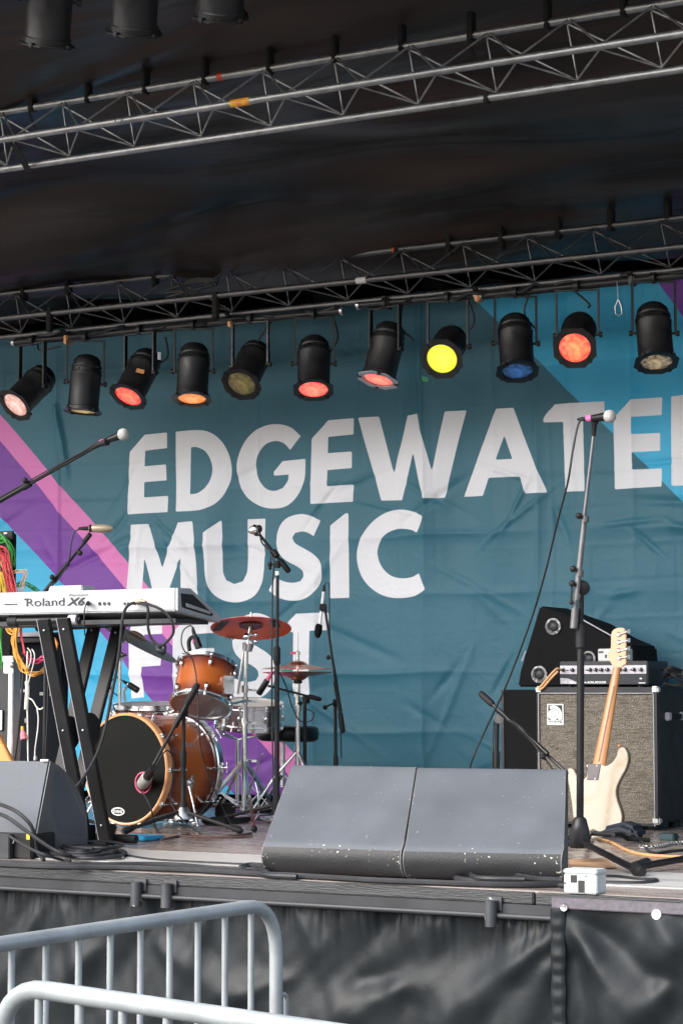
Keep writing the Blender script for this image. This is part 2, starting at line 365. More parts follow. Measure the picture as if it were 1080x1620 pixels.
sk = skirt('stage_skirt', 'wide black vinyl skirt gathered under the steel rail left of the seam', XL, xs+.01, zp+.004, .05, YE+.02, F, .006, 4, M['skirt_vinyl'])
zr = P(980, 1428, YE-.03).z
F = []
for a in ((900, 1445, 1040, 1560, .045, -.045), (905, 1440, 975, 1600, .05, .045), (905, 1500, 930, 1640, .05, -.035), (1080, 1480, 990, 1560, .07, .04), (1036, 1450, 1110, 1560, .06, .035), (1060, 1560, 960, 1640, .06, .04)):
    F.append((P(a[0], 1500, YE-.03).x, zr-P(a[0], a[1], YE-.03).z, P(a[2], 1500, YE-.03).x, zr-P(a[2], a[3], YE-.03).z, a[4], a[5]))
sk2 = skirt('stage_skirt', 'black vinyl skirt with grey webbing along its top at the right end of the stage', xs-.004, XR+.3, zr, .05, YE-.03, F, 0, 9, M['skirt_vinyl'])
MB().bx((xs-.004, YE-.045, zr-.028), (XR+.3, YE-.036, zr+.008)).build('webbing_band', M['webbing_grey'], sk2, bevel=.003)
nzs = int((zr-.03)/.006); us = np.linspace(-1, 1, 9); rs_ = np.random.RandomState(12); mb = MB()
ph_ = np.cumsum(rs_.uniform(.5, 1.1, nzs)); wv = .0018*np.sin(ph_)+.0012*np.sin(ph_*.37)
for k in range(nzs):
    for u_ in us: mb.v.append(V((xs+.015+u_*(.025+.0015*math.sin(k*.31)), YE-.037-.007*(1-u_**4)-wv[k]*(1-u_*u_*.6), zr-.028-k*.006)))
mb.f = [(k*9+j, k*9+j+1, k*9+j+10, k*9+j+9) for k in range(nzs-1) for j in range(8)]
mb.build('seam_strip', M['skirt_vinyl'], sk2, ang=180)
for px_, py_, mm, rr in ((891, 1435, 'brushed_steel', .014), (1037, 1447, 'white_plastic', .017)):
    p = P(px_, py_, YE-.05); MB().lathe([(.001, .006), (rr*.35, .007), (rr*.5, .004), (rr*.9, .005), (rr, .0)], (p.x, YE-.046, p.z), (0, -1, 0), 24).build('grommet', M[mm], sk2)

# ---------------------------------------------------------------- roof, black backdrop
YA, YB = 8.0, 10.0                            # depth of the two trusses
zA = P(540, 90, YA).z; zB = P(540, 405, YB).z
sl = (zB-zA)/(YB-YA)
def roof_z(y): 
    if y < YB+.15: return zA+.05+sl*(y-YA)+.02
    return zB+.10+sl*.15-.02*(y-YB)
nx, ny = 520, 260
Xr, Yr = np.meshgrid(np.linspace(-13.5, 1.2, nx), np.linspace(5.4, 11.4, ny))
Zr = np.vectorize(roof_z)(Yr)
rr = np.random.RandomState(5)
for k in range(24):
    a = rr.uniform(0, 6.28); f = rr.uniform(.25, 1.6); th = rr.uniform(-.35, .35)+math.pi/2
    Zr += .022/(.5+f)*np.sin(6.28*f*(Xr*math.cos(th)+Yr*math.sin(th))+a)
for k in range(16):                           # tension folds running down from the front at the left side
    x0 = -13.0+k*.42; dd = (Xr-x0)*.86+(Yr-6.4)*.5; Zr += .022*np.exp(-(dd/.07)**2)*np.exp(-((Yr-7.0)/1.1)**2)*(1 if x0 < -8.2 else .25)
for k in range(130):                          # creases along the slope
    x0, y0 = rr.uniform(-13, 0), rr.uniform(6.5, 10); L_ = rr.uniform(.15, .9); w_ = rr.uniform(.012, .04); th = rr.uniform(-.22, .22)
    u = (Xr-x0)*math.cos(th)+(Yr-y0)*math.sin(th); v_ = -(Xr-x0)*math.sin(th)+(Yr-y0)*math.cos(th)
    Zr += rr.choice([-1, 1])*rr.uniform(.004, .012)*np.exp(-(u/L_)**2-(v_/w_)**2)
for yb_, aa in ((9.3, .05), (9.75, -.03)): Zr += aa*np.exp(-((Yr-yb_-.04*np.sin(Xr*1.3))/.16)**2)
mb = MB(); mb.v = [V(p) for p in np.stack([Xr, Yr, Zr], -1).reshape(-1, 3)]
i = np.arange(nx*ny).reshape(ny, nx); mb.f = [list(map(int, q)) for q in np.stack([i[:-1, :-1], i[1:, :-1], i[1:, 1:], i[:-1, 1:]], -1).reshape(-1, 4)]
roof = thing('stage_roof', 'black vinyl stage roof sloping down to the back over the trusses', 'roof', (-6, 8, zA))
sk_ = mb.build('roof_skin', M['roof_vinyl'], roof, ang=180)
so = sk_.modifiers.new('thick', 'SOLIDIFY'); so.thickness = .006; so.offset = 1
# ties that hold the skin to the top tubes
r = random.Random(11)
for (px_, py_) in ((52, 168), (140, 155), (231, 141), (325, 126), (427, 110), (530, 92), (636, 74), (745, 57), (866, 38), (986, 17)):
    p = P(px_, py_, YA); mb = MB()
    mb.bx((p.x-.013, YA-.022, p.z-.024), (p.x+.013, YA+.022, roof_z(YA)+.03))
    if px_ in (52, 745): mb.bar((p.x, YA-.031, p.z-.03), (p.x+.03, YA-.02, p.z-.11), .006, .002, X3)
    mb.build('tie_strap', M['webbing'], roof, bevel=.006)
for (px_, py_) in ((38, 465), (108, 452), (245, 433), (318, 424), (392, 415), (470, 403), (548, 393), (628, 392), (710, 386), (792, 375), (882, 368), (965, 352), (1055, 338)):
    p = P(px_, py_, YB); mb = MB()
    mb.bx((p.x-.014, YB-.022, p.z-.03-r.uniform(0, .05)), (p.x+.018, YB+.026, roof_z(YB)+.04)); mb.build('tie_strap', M['webbing'], roof, bevel=.006)
bd = MB(); ux = np.linspace(-13.5, .5, 281)
pts = [(x_, 11.2+.05*math.sin(x_*7)+.03*math.sin(x_*17+1)) for x_ in ux]
bd.add([(x_, y_, FL) for x_, y_ in pts]+[(x_, y_, zB+.35) for x_, y_ in pts], [(k, k+1, k+1+281, k+281) for k in range(280)])
bd = bd.build('backdrop_curtain', M['backdrop_black'], None, ang=180); tag(bd, 'black cloth wall closing the back of the stage above the printed banner', 'backdrop')
s_ = bd.modifiers.new('t', 'SOLIDIFY'); s_.thickness = .004

# ---------------------------------------------------------------- the printed banner
YN = 10.8
def q(px, py): p = P(px, py, YN); return (p.x, p.z)
def cropped(pts, ox, oy, s): return [(ox+a/s, oy+b_/s) for a, b_ in pts]
def smooth_poly(pts):                          # corners stay sharp, gentle turns become curves
    n_ = len(pts); A = [np.array(p) for p in pts]; corner = []
    for k in range(n_):
        a = A[k]-A[k-1]; b_ = A[(k+1) % n_]-A[k]
        ang = abs(math.degrees(math.atan2(a[0]*b_[1]-a[1]*b_[0], a@b_))); corner.append(ang > 38)
    out = []
    for k in range(n_):
        p1, p2 = A[k], A[(k+1) % n_]
        if corner[k] and corner[(k+1) % n_]: out.append(p1); continue
        p0 = A[k-1] if not corner[k] else 2*p1-p2
        p3 = A[(k+2) % n_] if not corner[(k+1) % n_] else 2*p2-p1
        d1 = (p2-p0)/2; d2 = (p3-p1)/2; L_ = np.linalg.norm(p2-p1)
        d1 *= L_/max(1e-6, np.linalg.norm(d1)); d2 *= L_/max(1e-6, np.linalg.norm(d2))
        for s in range(6):
            t = s/6; out.append((2*t**3-3*t*t+1)*p1+(t**3-2*t*t+t)*d1+(-2*t**3+3*t*t)*p2+(t**3-t*t)*d2)
    return [tuple(p) for p in out]
c1 = lambda p: cropped(p, 190, 640, 3.6)
c2 = lambda p: cropped(p, 480, 620, 3.6)
c3 = lambda p: cropped(p, 730, 610, 3.086)
c4 = lambda p: cropped(p, 190, 800, 4.32)
c5 = lambda p: cropped(p, 410, 790, 3.724)
S_ = [(373, 127), (300, 95), (240, 88), (160, 112), (115, 165), (100, 240), (112, 310), (155, 358), (230, 398), (262, 425), (269, 455), (250, 483), (205, 492), (150, 484), (96, 460), (56, 536), (110, 575), (190, 597), (270, 588), (335, 545), (372, 485), (380, 420), (366, 365), (330, 325), (270, 290), (215, 258), (196, 225), (215, 198), (260, 190), (300, 200), (332, 219)]
LET = [(c1([(58, 270), (145, 173), (274, 160), (274, 249), (150, 264), (148, 353), (268, 342), (269, 432), (145, 443), (143, 530), (277, 520), (275, 613), (45, 626)]), []),
 (c1([(324, 156), (450, 147), (520, 160), (580, 205), (622, 275), (641, 360), (632, 440), (595, 520), (540, 575), (460, 603), (324, 611)]), [c1([(414, 244), (450, 245), (500, 270), (530, 320), (540, 370), (530, 425), (500, 475), (455, 506), (408, 512)])]),
 (c1([(1030, 180), (970, 130), (890, 111), (810, 125), (740, 170), (690, 250), (666, 350), (680, 450), (720, 530), (790, 577), (860, 591), (940, 580), (1000, 535), (1042, 470), (1058, 410), (1060, 310), (922, 322), (868, 382), (868, 404), (960, 398), (952, 437), (925, 475), (870, 491), (820, 475), (785, 430), (767, 360), (778, 290), (820, 228), (880, 207), (930, 220), (968, 258)]), []),
 (c2([(52, 268), (148, 163), (296, 152), (293, 244), (148, 258), (146, 351), (284, 341), (282, 435), (145, 447), (143, 539), (289, 528), (288, 626), (47, 640)]), []),
 (c2([(318, 149), (430, 140), (514, 468), (596, 136), (666, 128), (747, 455), (820, 116), (934, 107), (810, 604), (698, 608), (634, 345), (568, 618), (443, 619)]), []),
 (c3([(167, 113), (252, 108), (422, 523), (318, 528), (288, 445), (136, 452), (107, 539), (12, 543)]), [c3([(210, 243), (252, 359), (169, 363)])]),
 (c3([(461, 94), (703, 79), (704, 165), (601, 173), (607, 517), (512, 520), (505, 180), (405, 182), (410, 155)]), []),
 (c3([(747, 160), (828, 68), (973, 55), (973, 143), (831, 154), (832, 239), (968, 231), (968, 318), (835, 327), (837, 412), (978, 405), (977, 493), (752, 508)]), []),
 (c3([(1018, 52), (1150, 44), (1225, 80), (1245, 170), (1215, 250), (1180, 275), (1260, 475), (1160, 480), (1110, 300), (1112, 487), (1024, 490)]), [c3([(1110, 125), (1140, 124), (1160, 165), (1140, 210), (1110, 213)])]),
 (c4([(82, 131), (202, 126), (298, 428), (406, 117), (513, 108), (530, 265), (553, 700), (442, 700), (432, 345), (318, 690), (262, 690), (172, 355), (150, 700), (40, 700)]), []),
 (c4([(586, 187), (703, 98), (704, 240), (700, 450), (718, 508), (770, 535), (830, 515), (860, 440), (864, 92), (984, 87), (982, 300), (975, 480), (953, 560), (900, 625), (800, 660), (700, 645), (630, 590), (598, 500), (590, 400)]), []),
 (c5(S_), []),
 (c5([(428, 156), (515, 83), (531, 83), (532, 580), (424, 584)]), []),
 (c5([(984, 103), (920, 75), (840, 62), (750, 78), (670, 130), (610, 210), (578, 310), (585, 400), (620, 480), (690, 545), (770, 577), (850, 582), (930, 570), (980, 542), (991, 530), (955, 437), (915, 458), (850, 466), (780, 450), (725, 400), (697, 325), (710, 260), (750, 205), (810, 178), (870, 176), (920, 185), (950, 201)]), []),
 ([(212, 972), (230, 969), (262, 968), (261, 1003), (231, 1004), (231, 1030), (260, 1030), (260, 1053), (229, 1055), (232, 1103), (210, 1105), (204, 1010)], []),
 ([(278, 1000), (300, 978), (340, 975), (340, 1001), (312, 1003), (312, 1026), (339, 1025), (339, 1050), (312, 1052), (312, 1078), (342, 1076), (342, 1102), (278, 1106)], []),
 ([(355+(a-56)*80/324, 970+(b_-88)*137/509) for a, b_ in S_], []),
 ([(455, 987), (470, 971), (521, 969), (521, 997), (493, 998), (493, 1101), (466, 1103), (466, 1000), (448, 1000)], [])]
bx0, bx1 = q(-70, 800)[0], q(1290, 800)[0]
ztop_n = q(985, 431)[1]; zbot_n = FL+.06
step = .0085
nxb = int((bx1-bx0)/step); nzb = int((ztop_n-zbot_n)/step)
GX, GZ = np.meshgrid(np.linspace(bx0, bx1, nxb), np.linspace(ztop_n, zbot_n, nzb))
def sdf(poly, px, pz):                         # negative inside
    d = np.full(px.shape, 1e9); ins = np.zeros(px.shape, bool); n_ = len(poly)
    for k in range(n_):
        ax, az_ = poly[k]; bx_, bz = poly[(k+1) % n_]; ex, ez = bx_-ax, bz-az_
        t = np.clip(((px-ax)*ex+(pz-az_)*ez)/(ex*ex+ez*ez+1e-12), 0, 1)
        d = np.minimum(d, (px-ax-t*ex)**2+(pz-az_-t*ez)**2)
        if abs(ez) > 1e-12: ins ^= ((az_ > pz) != (bz > pz)) & (px < ex*(pz-az_)/ez+ax)
    return np.where(ins, -1, 1)*np.sqrt(d)
SD = np.full(GX.shape, .05)
for outer, holes in LET:
    o_ = [q(*p) for p in smooth_poly(outer)]
    a = [min(p[k] for p in o_)-.05 for k in (0, 1)]; b_ = [max(p[k] for p in o_)+.05 for k in (0, 1)]
    mk = (GX > a[0]) & (GX < b_[0]) & (GZ > a[1]) & (GZ < b_[1])
    d = sdf(o_, GX[mk], GZ[mk])
    for h in holes: d = np.maximum(d, -sdf([q(*p) for p in smooth_poly(h)], GX[mk], GZ[mk]))
    SD[mk] = np.minimum(SD[mk], d)
# stripes: signed distance across each diagonal edge
def edge(pts, px, pz):
    qs = [q(*p) for p in pts]; zs = np.array([z_ for _, z_ in qs][::-1]); xs_ = np.array([x_ for x_, _ in qs][::-1])
    return (px-np.interp(pz, zs, xs_))*.72
E1 = edge([(-360, 210), (0, 653), (237, 929), (485, 1215), (560, 1300), (600, 1345)], GX, GZ)     # teal | pink
E2 = edge([(-380, 245), (0, 695), (200, 932), (263, 1005), (455, 1225), (520, 1300), (560, 1345)], GX, GZ)
E3 = edge([(-420, 330), (0, 815), (93, 912), (196, 1047), (239, 1102), (400, 1290), (440, 1340)], GX, GZ)
E4 = edge([(690, 412), (757, 478), (892, 610), (970, 685), (1048, 762), (1080, 795), (1320, 1040), (1600, 1330)], GX, GZ)
E5 = edge([(940, 330), (1027, 430), (1085, 508), (1400, 830), (1800, 1250)], GX, GZ)
# creases from folding, hanging waves, crumple
D = np.zeros_like(GX); rb = np.random.RandomState(8)
for k in range(30):
    f = rb.uniform(.3, 2.2); th = rb.uniform(-.5, .5); D += .014/(1+f*1.2)*np.sin(6.28*f*(GX*math.cos(th)+GZ*math.sin(th))+rb.uniform(0, 6.28))*.6
for per, am, ax_c in ((.47, .0075, 'x'), (.40, .0075, 'z'), (.94, .006, 'x')):   # the sheet was folded: flat panels between crease lines
    cc_ = (GX if ax_c == 'x' else GZ)+.012*np.sin((GZ if ax_c == 'x' else GX)*2.3)
    t_ = cc_/per; k_ = np.floor(t_); fr0 = t_-k_; amp = .55+.45*np.sin(k_*12.9+((GZ if ax_c == 'x' else GX)*1.7))
    D += am*amp*(1-np.abs(2*fr0-1)); D -= .0028*amp*np.exp(-((fr0-.5)*per/.013)**2)-.0028*amp*np.exp(-(np.minimum(fr0, 1-fr0)*per/.013)**2)
low = 1-smooth(q(600, 700)[1]-.5, q(600, 700)[1]+.5, GZ)
for k in range(70):                             # short crumples, mostly in the lower half
    x0, z0 = rb.uniform(bx0, bx1), rb.uniform(zbot_n, zbot_n+1.9); th = rb.uniform(-1.2, 1.2); L_ = rb.uniform(.08, .32); w_ = rb.uniform(.010, .028)
    u = (GX-x0)*math.cos(th)+(GZ-z0)*math.sin(th); v_ = -(GX-x0)*math.sin(th)+(GZ-z0)*math.cos(th)
    D += rb.choice([-1, 1])*rb.uniform(.004, .012)*np.exp(-(u/L_)**2-(v_/w_)**2)*(.35+.9*low)
for py_, am in ((851, .010), (944, .006), (1066, .011), (1160, .007), (760, .003)):
    zc = q(600, py_)[1]+.008*np.sin(GX*2.1)+.004*np.sin(GX*9); s = GZ-zc
    D += 1.8*am*np.exp(-np.abs(s)/.03)*(.55+.45*np.sin(GX*3.7+py_))
for px_, am in ((672, .020), (95, .012), (330, .006), (500, .007), (850, .009), (905, .010), (1000, .006), (230, .006), (780, .005)):
    xc = q(px_, 800)[0]+.01*np.sin(GZ*3); D += 1.6*am*np.exp(-np.abs(GX-xc)/.03)*(.6+.4*np.sin(GZ*2.4+px_))
    D += am*.8*np.exp(-((GX-xc)/.14)**2)
for (a, am, w_) in (((95, 650, 110, 745), .02, .02), ((245, 820, 300, 870), .008, .014), ((225, 825, 215, 900), .006, .02), ((700, 900, 810, 960), .006, .02)):
    p0, p1 = q(*a[:2]), q(*a[2:]); ex, ez = p1[0]-p0[0], p1[1]-p0[1]; L_ = math.hypot(ex, ez)
    u = ((GX-p0[0])*ex+(GZ-p0[1])*ez)/L_/L_; v_ = ((GX-p0[0])*ez-(GZ-p0[1])*ex)/L_; D += am*np.exp(-(v_/w_)**2)*smooth(-.3, .2, u)*(1-smooth(.8, 1.3, u))
Vv = np.stack([GX, YN-D, GZ], -1).reshape(-1, 3).astype(np.float32)
i = np.arange(nxb*nzb).reshape(nzb, nxb); Ff = np.stack([i[:-1, :-1], i[1:, :-1], i[1:, 1:], i[:-1, 1:]], -1).reshape(-1, 4)
me = bpy.data.meshes.new('banner'); me.from_pydata(Vv, [], Ff); 
for p in me.polygons: p.use_smooth = True
ban = bpy.data.objects.new('stage_banner', me); C.objects.link(ban)
tag(ban, 'large teal festival banner with white lettering and diagonal pink, purple and blue stripes', 'banner')
for nm, a in (('sd', SD), ('e1', E1), ('e2', E2), ('e3', E3), ('e4', E4), ('e5', E5)): attr(ban, nm, a.reshape(-1))
mt = bpy.data.materials.new('banner_print'); mt.use_nodes = True; n = mt.node_tree; L = n.links; b = n.nodes['Principled BSDF']
col = None
def step_mix(name, c_in, c_out, less):
    at = n.nodes.new('ShaderNodeAttribute'); at.attribute_name = name
    mr = n.nodes.new('ShaderNodeMapRange'); mr.inputs[1].default_value = -.0012; mr.inputs[2].default_value = .0012; L.new(at.outputs['Fac'], mr.inputs[0])
    mx = n.nodes.new('ShaderNodeMix'); mx.data_type = 'RGBA'; L.new(mr.outputs[0], mx.inputs[0])
    (L.new(c_out, mx.inputs[7 if less else 6])) if not isinstance(c_out, tuple) else None
    if isinstance(c_out, tuple): mx.inputs[7 if less else 6].default_value = (*c_out, 1)
    mx.inputs[6 if less else 7].default_value = (*c_in, 1)
    return mx.outputs[2]
TEAL, PINK, PURP, BLUE, WHITE = (.024, .112, .158), (.55, .15, .39), (.14, .034, .265), (.03, .33, .545), (.61, .62, .655)
c_ = step_mix('e1', PINK, TEAL, True); c_ = step_mix('e2', PURP, c_, True); c_ = step_mix('e3', BLUE, c_, True)
c_ = step_mix('e4', BLUE, c_, False); c_ = step_mix('e5', PURP, c_, False); c_ = step_mix('sd', WHITE, c_, True)
L.new(c_, b.inputs['Base Color']); b.inputs['Roughness'].default_value = .55; b.inputs['Specular IOR Level'].default_value = .35
tc = n.nodes.new('ShaderNodeTexCoord'); n2 = n.nodes.new('ShaderNodeTexNoise'); n2.inputs['Scale'].default_value = 9; n2.inputs['Detail'].default_value = 6; n2.inputs['Distortion'].default_value = 1.2; L.new(tc.outputs['Object'], n2.inputs['Vector'])
bp = n.nodes.new('ShaderNodeBump'); bp.inputs['Strength'].default_value = .4; bp.inputs['Distance'].default_value = .012; L.new(n2.outputs[0], bp.inputs['Height']); L.new(bp.outputs[0], b.inputs['Normal'])
me.materials.append(mt)
s_ = ban.modifiers.new('t', 'SOLIDIFY'); s_.thickness = .001; s_.offset = 1

# ---------------------------------------------------------------- trusses
def truss(name, label, Y, ya, yb, yc, dyB, rt, pitch, phase_px, x0, x1, mat):
    za = P(540, ya, Y).z; zc = P(540, yc, Y).z; Yb = Y-dyB; zb_ = P(540, yb, Yb).z
    t = thing(name, label, 'truss', ((x0+x1)/2, Y, zc), 'roof trusses')
    for (Y_, z_) in ((Y, za), (Yb, zb_), (Y, zc)): MB().cyl((x0, Y_, z_), (x1, Y_, z_), rt, 16).build('chord', M[mat], t)
    ph = P(phase_px, yc, Y).x; k0 = math.ceil((x0-ph)/pitch); k1 = math.floor((x1-ph)/pitch)
    ab, bc, ac = [], [], []; rl = .0048
    def bend(pts, e=.022):                     # round the corners of a zigzag
        out = [pts[0]]
        for a, b_, c_ in zip(pts, pts[1:], pts[2:]):
            for k in (1, .35): out.append(b_+(a-b_).normalized()*e*k)
            for k in (.35, 1): out.append(b_+(c_-b_).normalized()*e*k)
        return out+[pts[-1]]
    for k in range(k0, k1+1):
        X = ph+k*pitch
        A = V((X-.03, Y-rt*.5, za-rt)); B = V((X+pitch*.45, Yb+rt*.5, zb_)); Cc = V((X, Y-rt*.5, zc+rt))
        ab += [A+V((0, 0, rt)), B+V((0, 0, rt*.5))]; bc += [Cc, B+V((0, 0, -rt*.5))]; ac += [V((X, Y, zc+rt)), V((X-.045, Y, za-rt))]
    for nm, z in (('lacing', ab), ('lacing', bc), ('lacing', ac)): MB().tube(bend(z), rl, 8).build(nm, M[mat], t)
    return t, za, zb_, zc
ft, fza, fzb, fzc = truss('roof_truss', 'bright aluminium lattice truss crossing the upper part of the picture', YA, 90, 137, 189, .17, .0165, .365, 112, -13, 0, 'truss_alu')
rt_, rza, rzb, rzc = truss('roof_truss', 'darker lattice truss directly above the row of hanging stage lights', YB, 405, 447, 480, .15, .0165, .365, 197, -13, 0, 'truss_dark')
p = P(349, 121, YA); MB().cyl((p.x-.012, YA, fza), (p.x+.012, YA, fza), .0178, 16).build('red_tape_wrap', M['red_tape'], ft)
p = P(381, 160, YA-.17); yl = MB().cyl((p.x-.048, YA-.17, fzb), (p.x+.048, YA-.17, fzb), .0176, 20).build('yellow_sticker', pm('sticker', (.75, .50, .02), .5, col2=(.7, .12, .02), scale=28), ft)
p = P(572, 443, YB-.15); MB().cyl((p.x-.03, YB-.15, rzb), (p.x+.03, YB-.15, rzb), .0176, 20).build('white_sticker', M['paper'], rt_)
p = P(624, 393, YB); MB().cyl((p.x-.01, YB, rza), (p.x+.01, YB, rza), .018, 16).build('red_tape_wrap', M['red_tape'], rt_)
for px_ in (190, 197): pass
mb = MB()
for px_ in (186, 196):
    p = P(px_, 190, YA-.17); mb.ball((p.x, YA-.17-.0165, fzb), .005, n=8)
mb.build('coupler_pins', M['brushed_steel'], ft)
p = P(105, 470, YB); MB().bx((p.x-.018, YB-.17, rzc-.03), (p.x+.018, YB-.14, rzb+.03)).build('strap', M['webbing'], rt_, bevel=.005)
p = P(365, 480, YB); MB().bx((p.x-.018, YB-.17, rzc-.05), (p.x+.018, YB-.14, rzb+.02)).build('strap', M['webbing'], rt_, bevel=.005)
p = P(52, 230, YA); MB().bar((p.x, YA-.19, fzb+.02), (p.x-.004, YA-.02, fzc-.035), .017, .002, X3).build('hanging_strap', M['webbing'], ft)
p = P(770, 150, YA); MB().bx((p.x-.012, YA-.02, fzc-.022), (p.x+.012, YA+.02, fzc+.02)).build('strap', M['webbing'], ft, bevel=.004)

# ================================================================ STAGE LIGHTS
YL = 10.0
def bar_(label, x0, y0, x1, y1, r=.021):
    a, b_ = P(x0, y0, YL), P(x1, y1, YL); t = thing('lighting_bar', label, 'lighting bar', (a+b_)/2, 'lighting bars under the rear truss')
    MB().tube([a, b_], r, 16).build('pipe', M['black_steel'], t)
    d = (b_-a).normalized()
    for e, s_ in ((a, -1), (b_, 1)): MB().tube([e-d*s_*.004, e+d*s_*.012], r+.002, 16).build('end_cap', M['brushed_steel'], t)
    return t, a, b_
lb1 = bar_('left lighting bar carrying six lamps, its pale cut end at the far left', 24, 542, 540, 492)
lb2 = bar_('short middle lighting bar holding a red and a yellow lamp', 568, 483, 752, 467)
lb3 = bar_('right lighting bar in front of the bright blue and purple banner corner', 762, 468, 1190, 424)
for (px_, py_, B_) in ((108, 537, lb1), (367, 510, lb1), (614, 480, lb2), (757, 469, lb3), (1000, 443, lb3)):   # drop clamps up to the truss
    p = P(px_, py_, YL); pk = M['orange_wood'] if px_ in (108, 367, 757) else M['black_steel']
    MB().bx((p.x-.014, YL-.03, p.z-.03), (p.x+.014, YL+.03, p.z+.03)).build('clamp', pk, B_[0], bevel=.006)
    MB().bar((p.x, YL-.02, p.z+.02), (p.x, YB-.06, rzc), .012, .006, X3).build('drop_arm', M['black_steel'], B_[0])

# one lamp in its own frame: lens looks down -Z
PR, PL = .088, .165
par0 = bpy.data.objects.new('par_can', None); C.objects.link(par0); ORG['par_can'] = V((0, 0, 0)); par0.empty_display_size = .1
pb = MB().lathe([(.080, -PL+.012), (.094, -PL), (.094, -PL+.022), (PR+.001, -PL+.026), (PR, -PL+.045), (PR-.001, .04), (PR+.002, .045), (PR+.002, .055), (PR-.003, .06), (PR-.005, .085), (PR-.001, .09), (PR-.001, .097), (PR-.008, .10), (.078, .13), (.06, .152), (.032, .164), (.001, .166)], (0, 0, 0), Z3, 40).build('can', M['par_black'], par0, ang=40)
mb = MB()
for k in range(6):
    a = k*math.pi/3; mb.box((math.cos(a)*(PR-.001), math.sin(a)*(PR-.001), .072), V((math.cos(a), math.sin(a), 0))*.004, V((-math.sin(a), math.cos(a), 0))*.012, Z3*.004)
mb.build('vents', M['black_satin'], pb)
def octa(r, z, a0=math.pi/8): return [V((r*math.cos(a0+k*math.pi/4), r*math.sin(a0+k*math.pi/4), z)) for k in range(8)]
mb = MB(); ro, ri, nn = .116, .079, 32
def rim(z):
    out = []
    for k in range(nn):
        a = 2*math.pi*k/nn; f = math.cos(math.pi/8)/math.cos((a+math.pi/8) % (math.pi/4)-math.pi/8); out.append(V((ro*f*math.cos(a), ro*f*math.sin(a), z)))
    return out
vs = rim(-PL-.002)+[V((ri*math.cos(2*math.pi*k/nn), ri*math.sin(2*math.pi*k/nn), -PL-.002)) for k in range(nn)]+rim(-PL-.006)+[V((ri*math.cos(2*math.pi*k/nn), ri*math.sin(2*math.pi*k/nn), -PL-.006)) for k in range(nn)]
fs = []
for k in range(nn):
    j = (k+1) % nn
    fs += [(k, j, nn+j, nn+k), (2*nn+k, 3*nn+k, 3*nn+j, 2*nn+j), (k, 2*nn+k, 2*nn+j, j), (nn+k, nn+j, 3*nn+j, 3*nn+k)]
fr = mb.add(vs, fs).build('gel_frame', M['par_black'], par0)
clips = []
for k in range(4):
    a = math.pi/4+k*math.pi/2; c_ = V((math.cos(a)*.1, math.sin(a)*.1, -PL-.002)); clips.append(MB().box(c_, V((math.cos(a), math.sin(a), 0))*.012, V((-math.sin(a), math.cos(a), 0))*.010, Z3*.009).build('frame_clip', M['par_black'], par0, bevel=.002))
lens = MB().lathe([(.079, -PL+.006), (.078, -PL+.002), (.06, -PL-.0015), (.03, -PL-.003), (.001, -PL-.0035)], (0, 0, 0), Z3, 40).build('lens', M['lamp_red'], par0, ang=60)
mb = MB()
for s_ in (-1, 1):
    mb.bar((s_*.106, 0, -.02), (s_*.106, 0, 1.0), .005, .0125, X3)
mb.box((0, 0, 1.0), X3*.111, Y3*.0125, Z3*.012)
yoke = mb.build('yoke', M['par_black'], par0)
knobs = [MB().tube([(s_*.088, 0, 0), (s_*.108, 0, 0), (s_*.1085, 0, 0), (s_*.124, 0, 0)], [.007, .007, .015, .015], 16).build('tilt_knob', M['par_black'], par0) for s_ in (-1, 1)]
kids = [pb, fr, lens, yoke]+clips+knobs
def par(i, label, lc, bc, mat, Y, ybar, toward=1, L_=.32, silver=False, zbar=None):
    r_ = par0 if i == 0 else par0.copy()
    if i: C.objects.link(r_)
    ch = {}
    for o in kids:
        c_ = o if i == 0 else o.copy()
        if i: C.objects.link(c_); c_.parent = r_
        ch[o.name] = c_
        for s2 in (o.children if i else []):
            d_ = s2.copy(); C.objects.link(d_); d_.parent = c_
    mid = P((lc[0]+bc[0])/2, (lc[1]+bc[1])/2, Y); s = sc(mid)
    dx, dy = (lc[0]-bc[0])/s, (lc[1]-bc[1])/s; dz = math.sqrt(max(.0015, L_*L_-dx*dx-dy*dy))*toward
    ax = (RGT*dx-UPV*dy-FWD*dz).normalized()            # the way the lens looks
    r_.location = mid
    hz = Z3.cross(ax*toward); hz.z = 0; hz = hz.normalized() if hz.length > .25 else RGT.copy()
    if hz.dot(RGT) < 0: hz = -hz
    zc = -ax; yc = zc.cross(hz).normalized(); xc = yc.cross(zc)
    rm = Matrix((xc, yc, zc)).transposed().to_4x4()
    zb_ = (P(lc[0], ybar, Y).z if zbar is None else zbar)-mid.z
    ym = Matrix((hz, Z3.cross(hz), Z3)).transposed().to_4x4() @ Matrix.Diagonal((1, 1, max(.12, zb_-.02), 1))
    for nm, c_ in ch.items(): c_.matrix_local = ym if nm == yoke.name else rm
    for nm, mm in (('lens', mat), ('gel_frame', 'gel_silver' if silver else 'par_black')):
        sl_ = ch[nm].material_slots[0]; sl_.link = 'OBJECT'; sl_.material = M[mm]
    tag(r_, label, 'stage light', 'par can lamps')
    ORG[r_.name] = mid
    cl = MB(); top = V((mid.x, mid.y, mid.z+zb_))
    cl.cyl(top+V((0, 0, -.03)), top+V((0, 0, .004)), .006, 10); cl.lathe([(.028, -.012), (.028, .012)], top+V((0, 0, .002)), X3, 20)
    cl.build('hook_clamp', M['black_steel'], r_)
    return r_
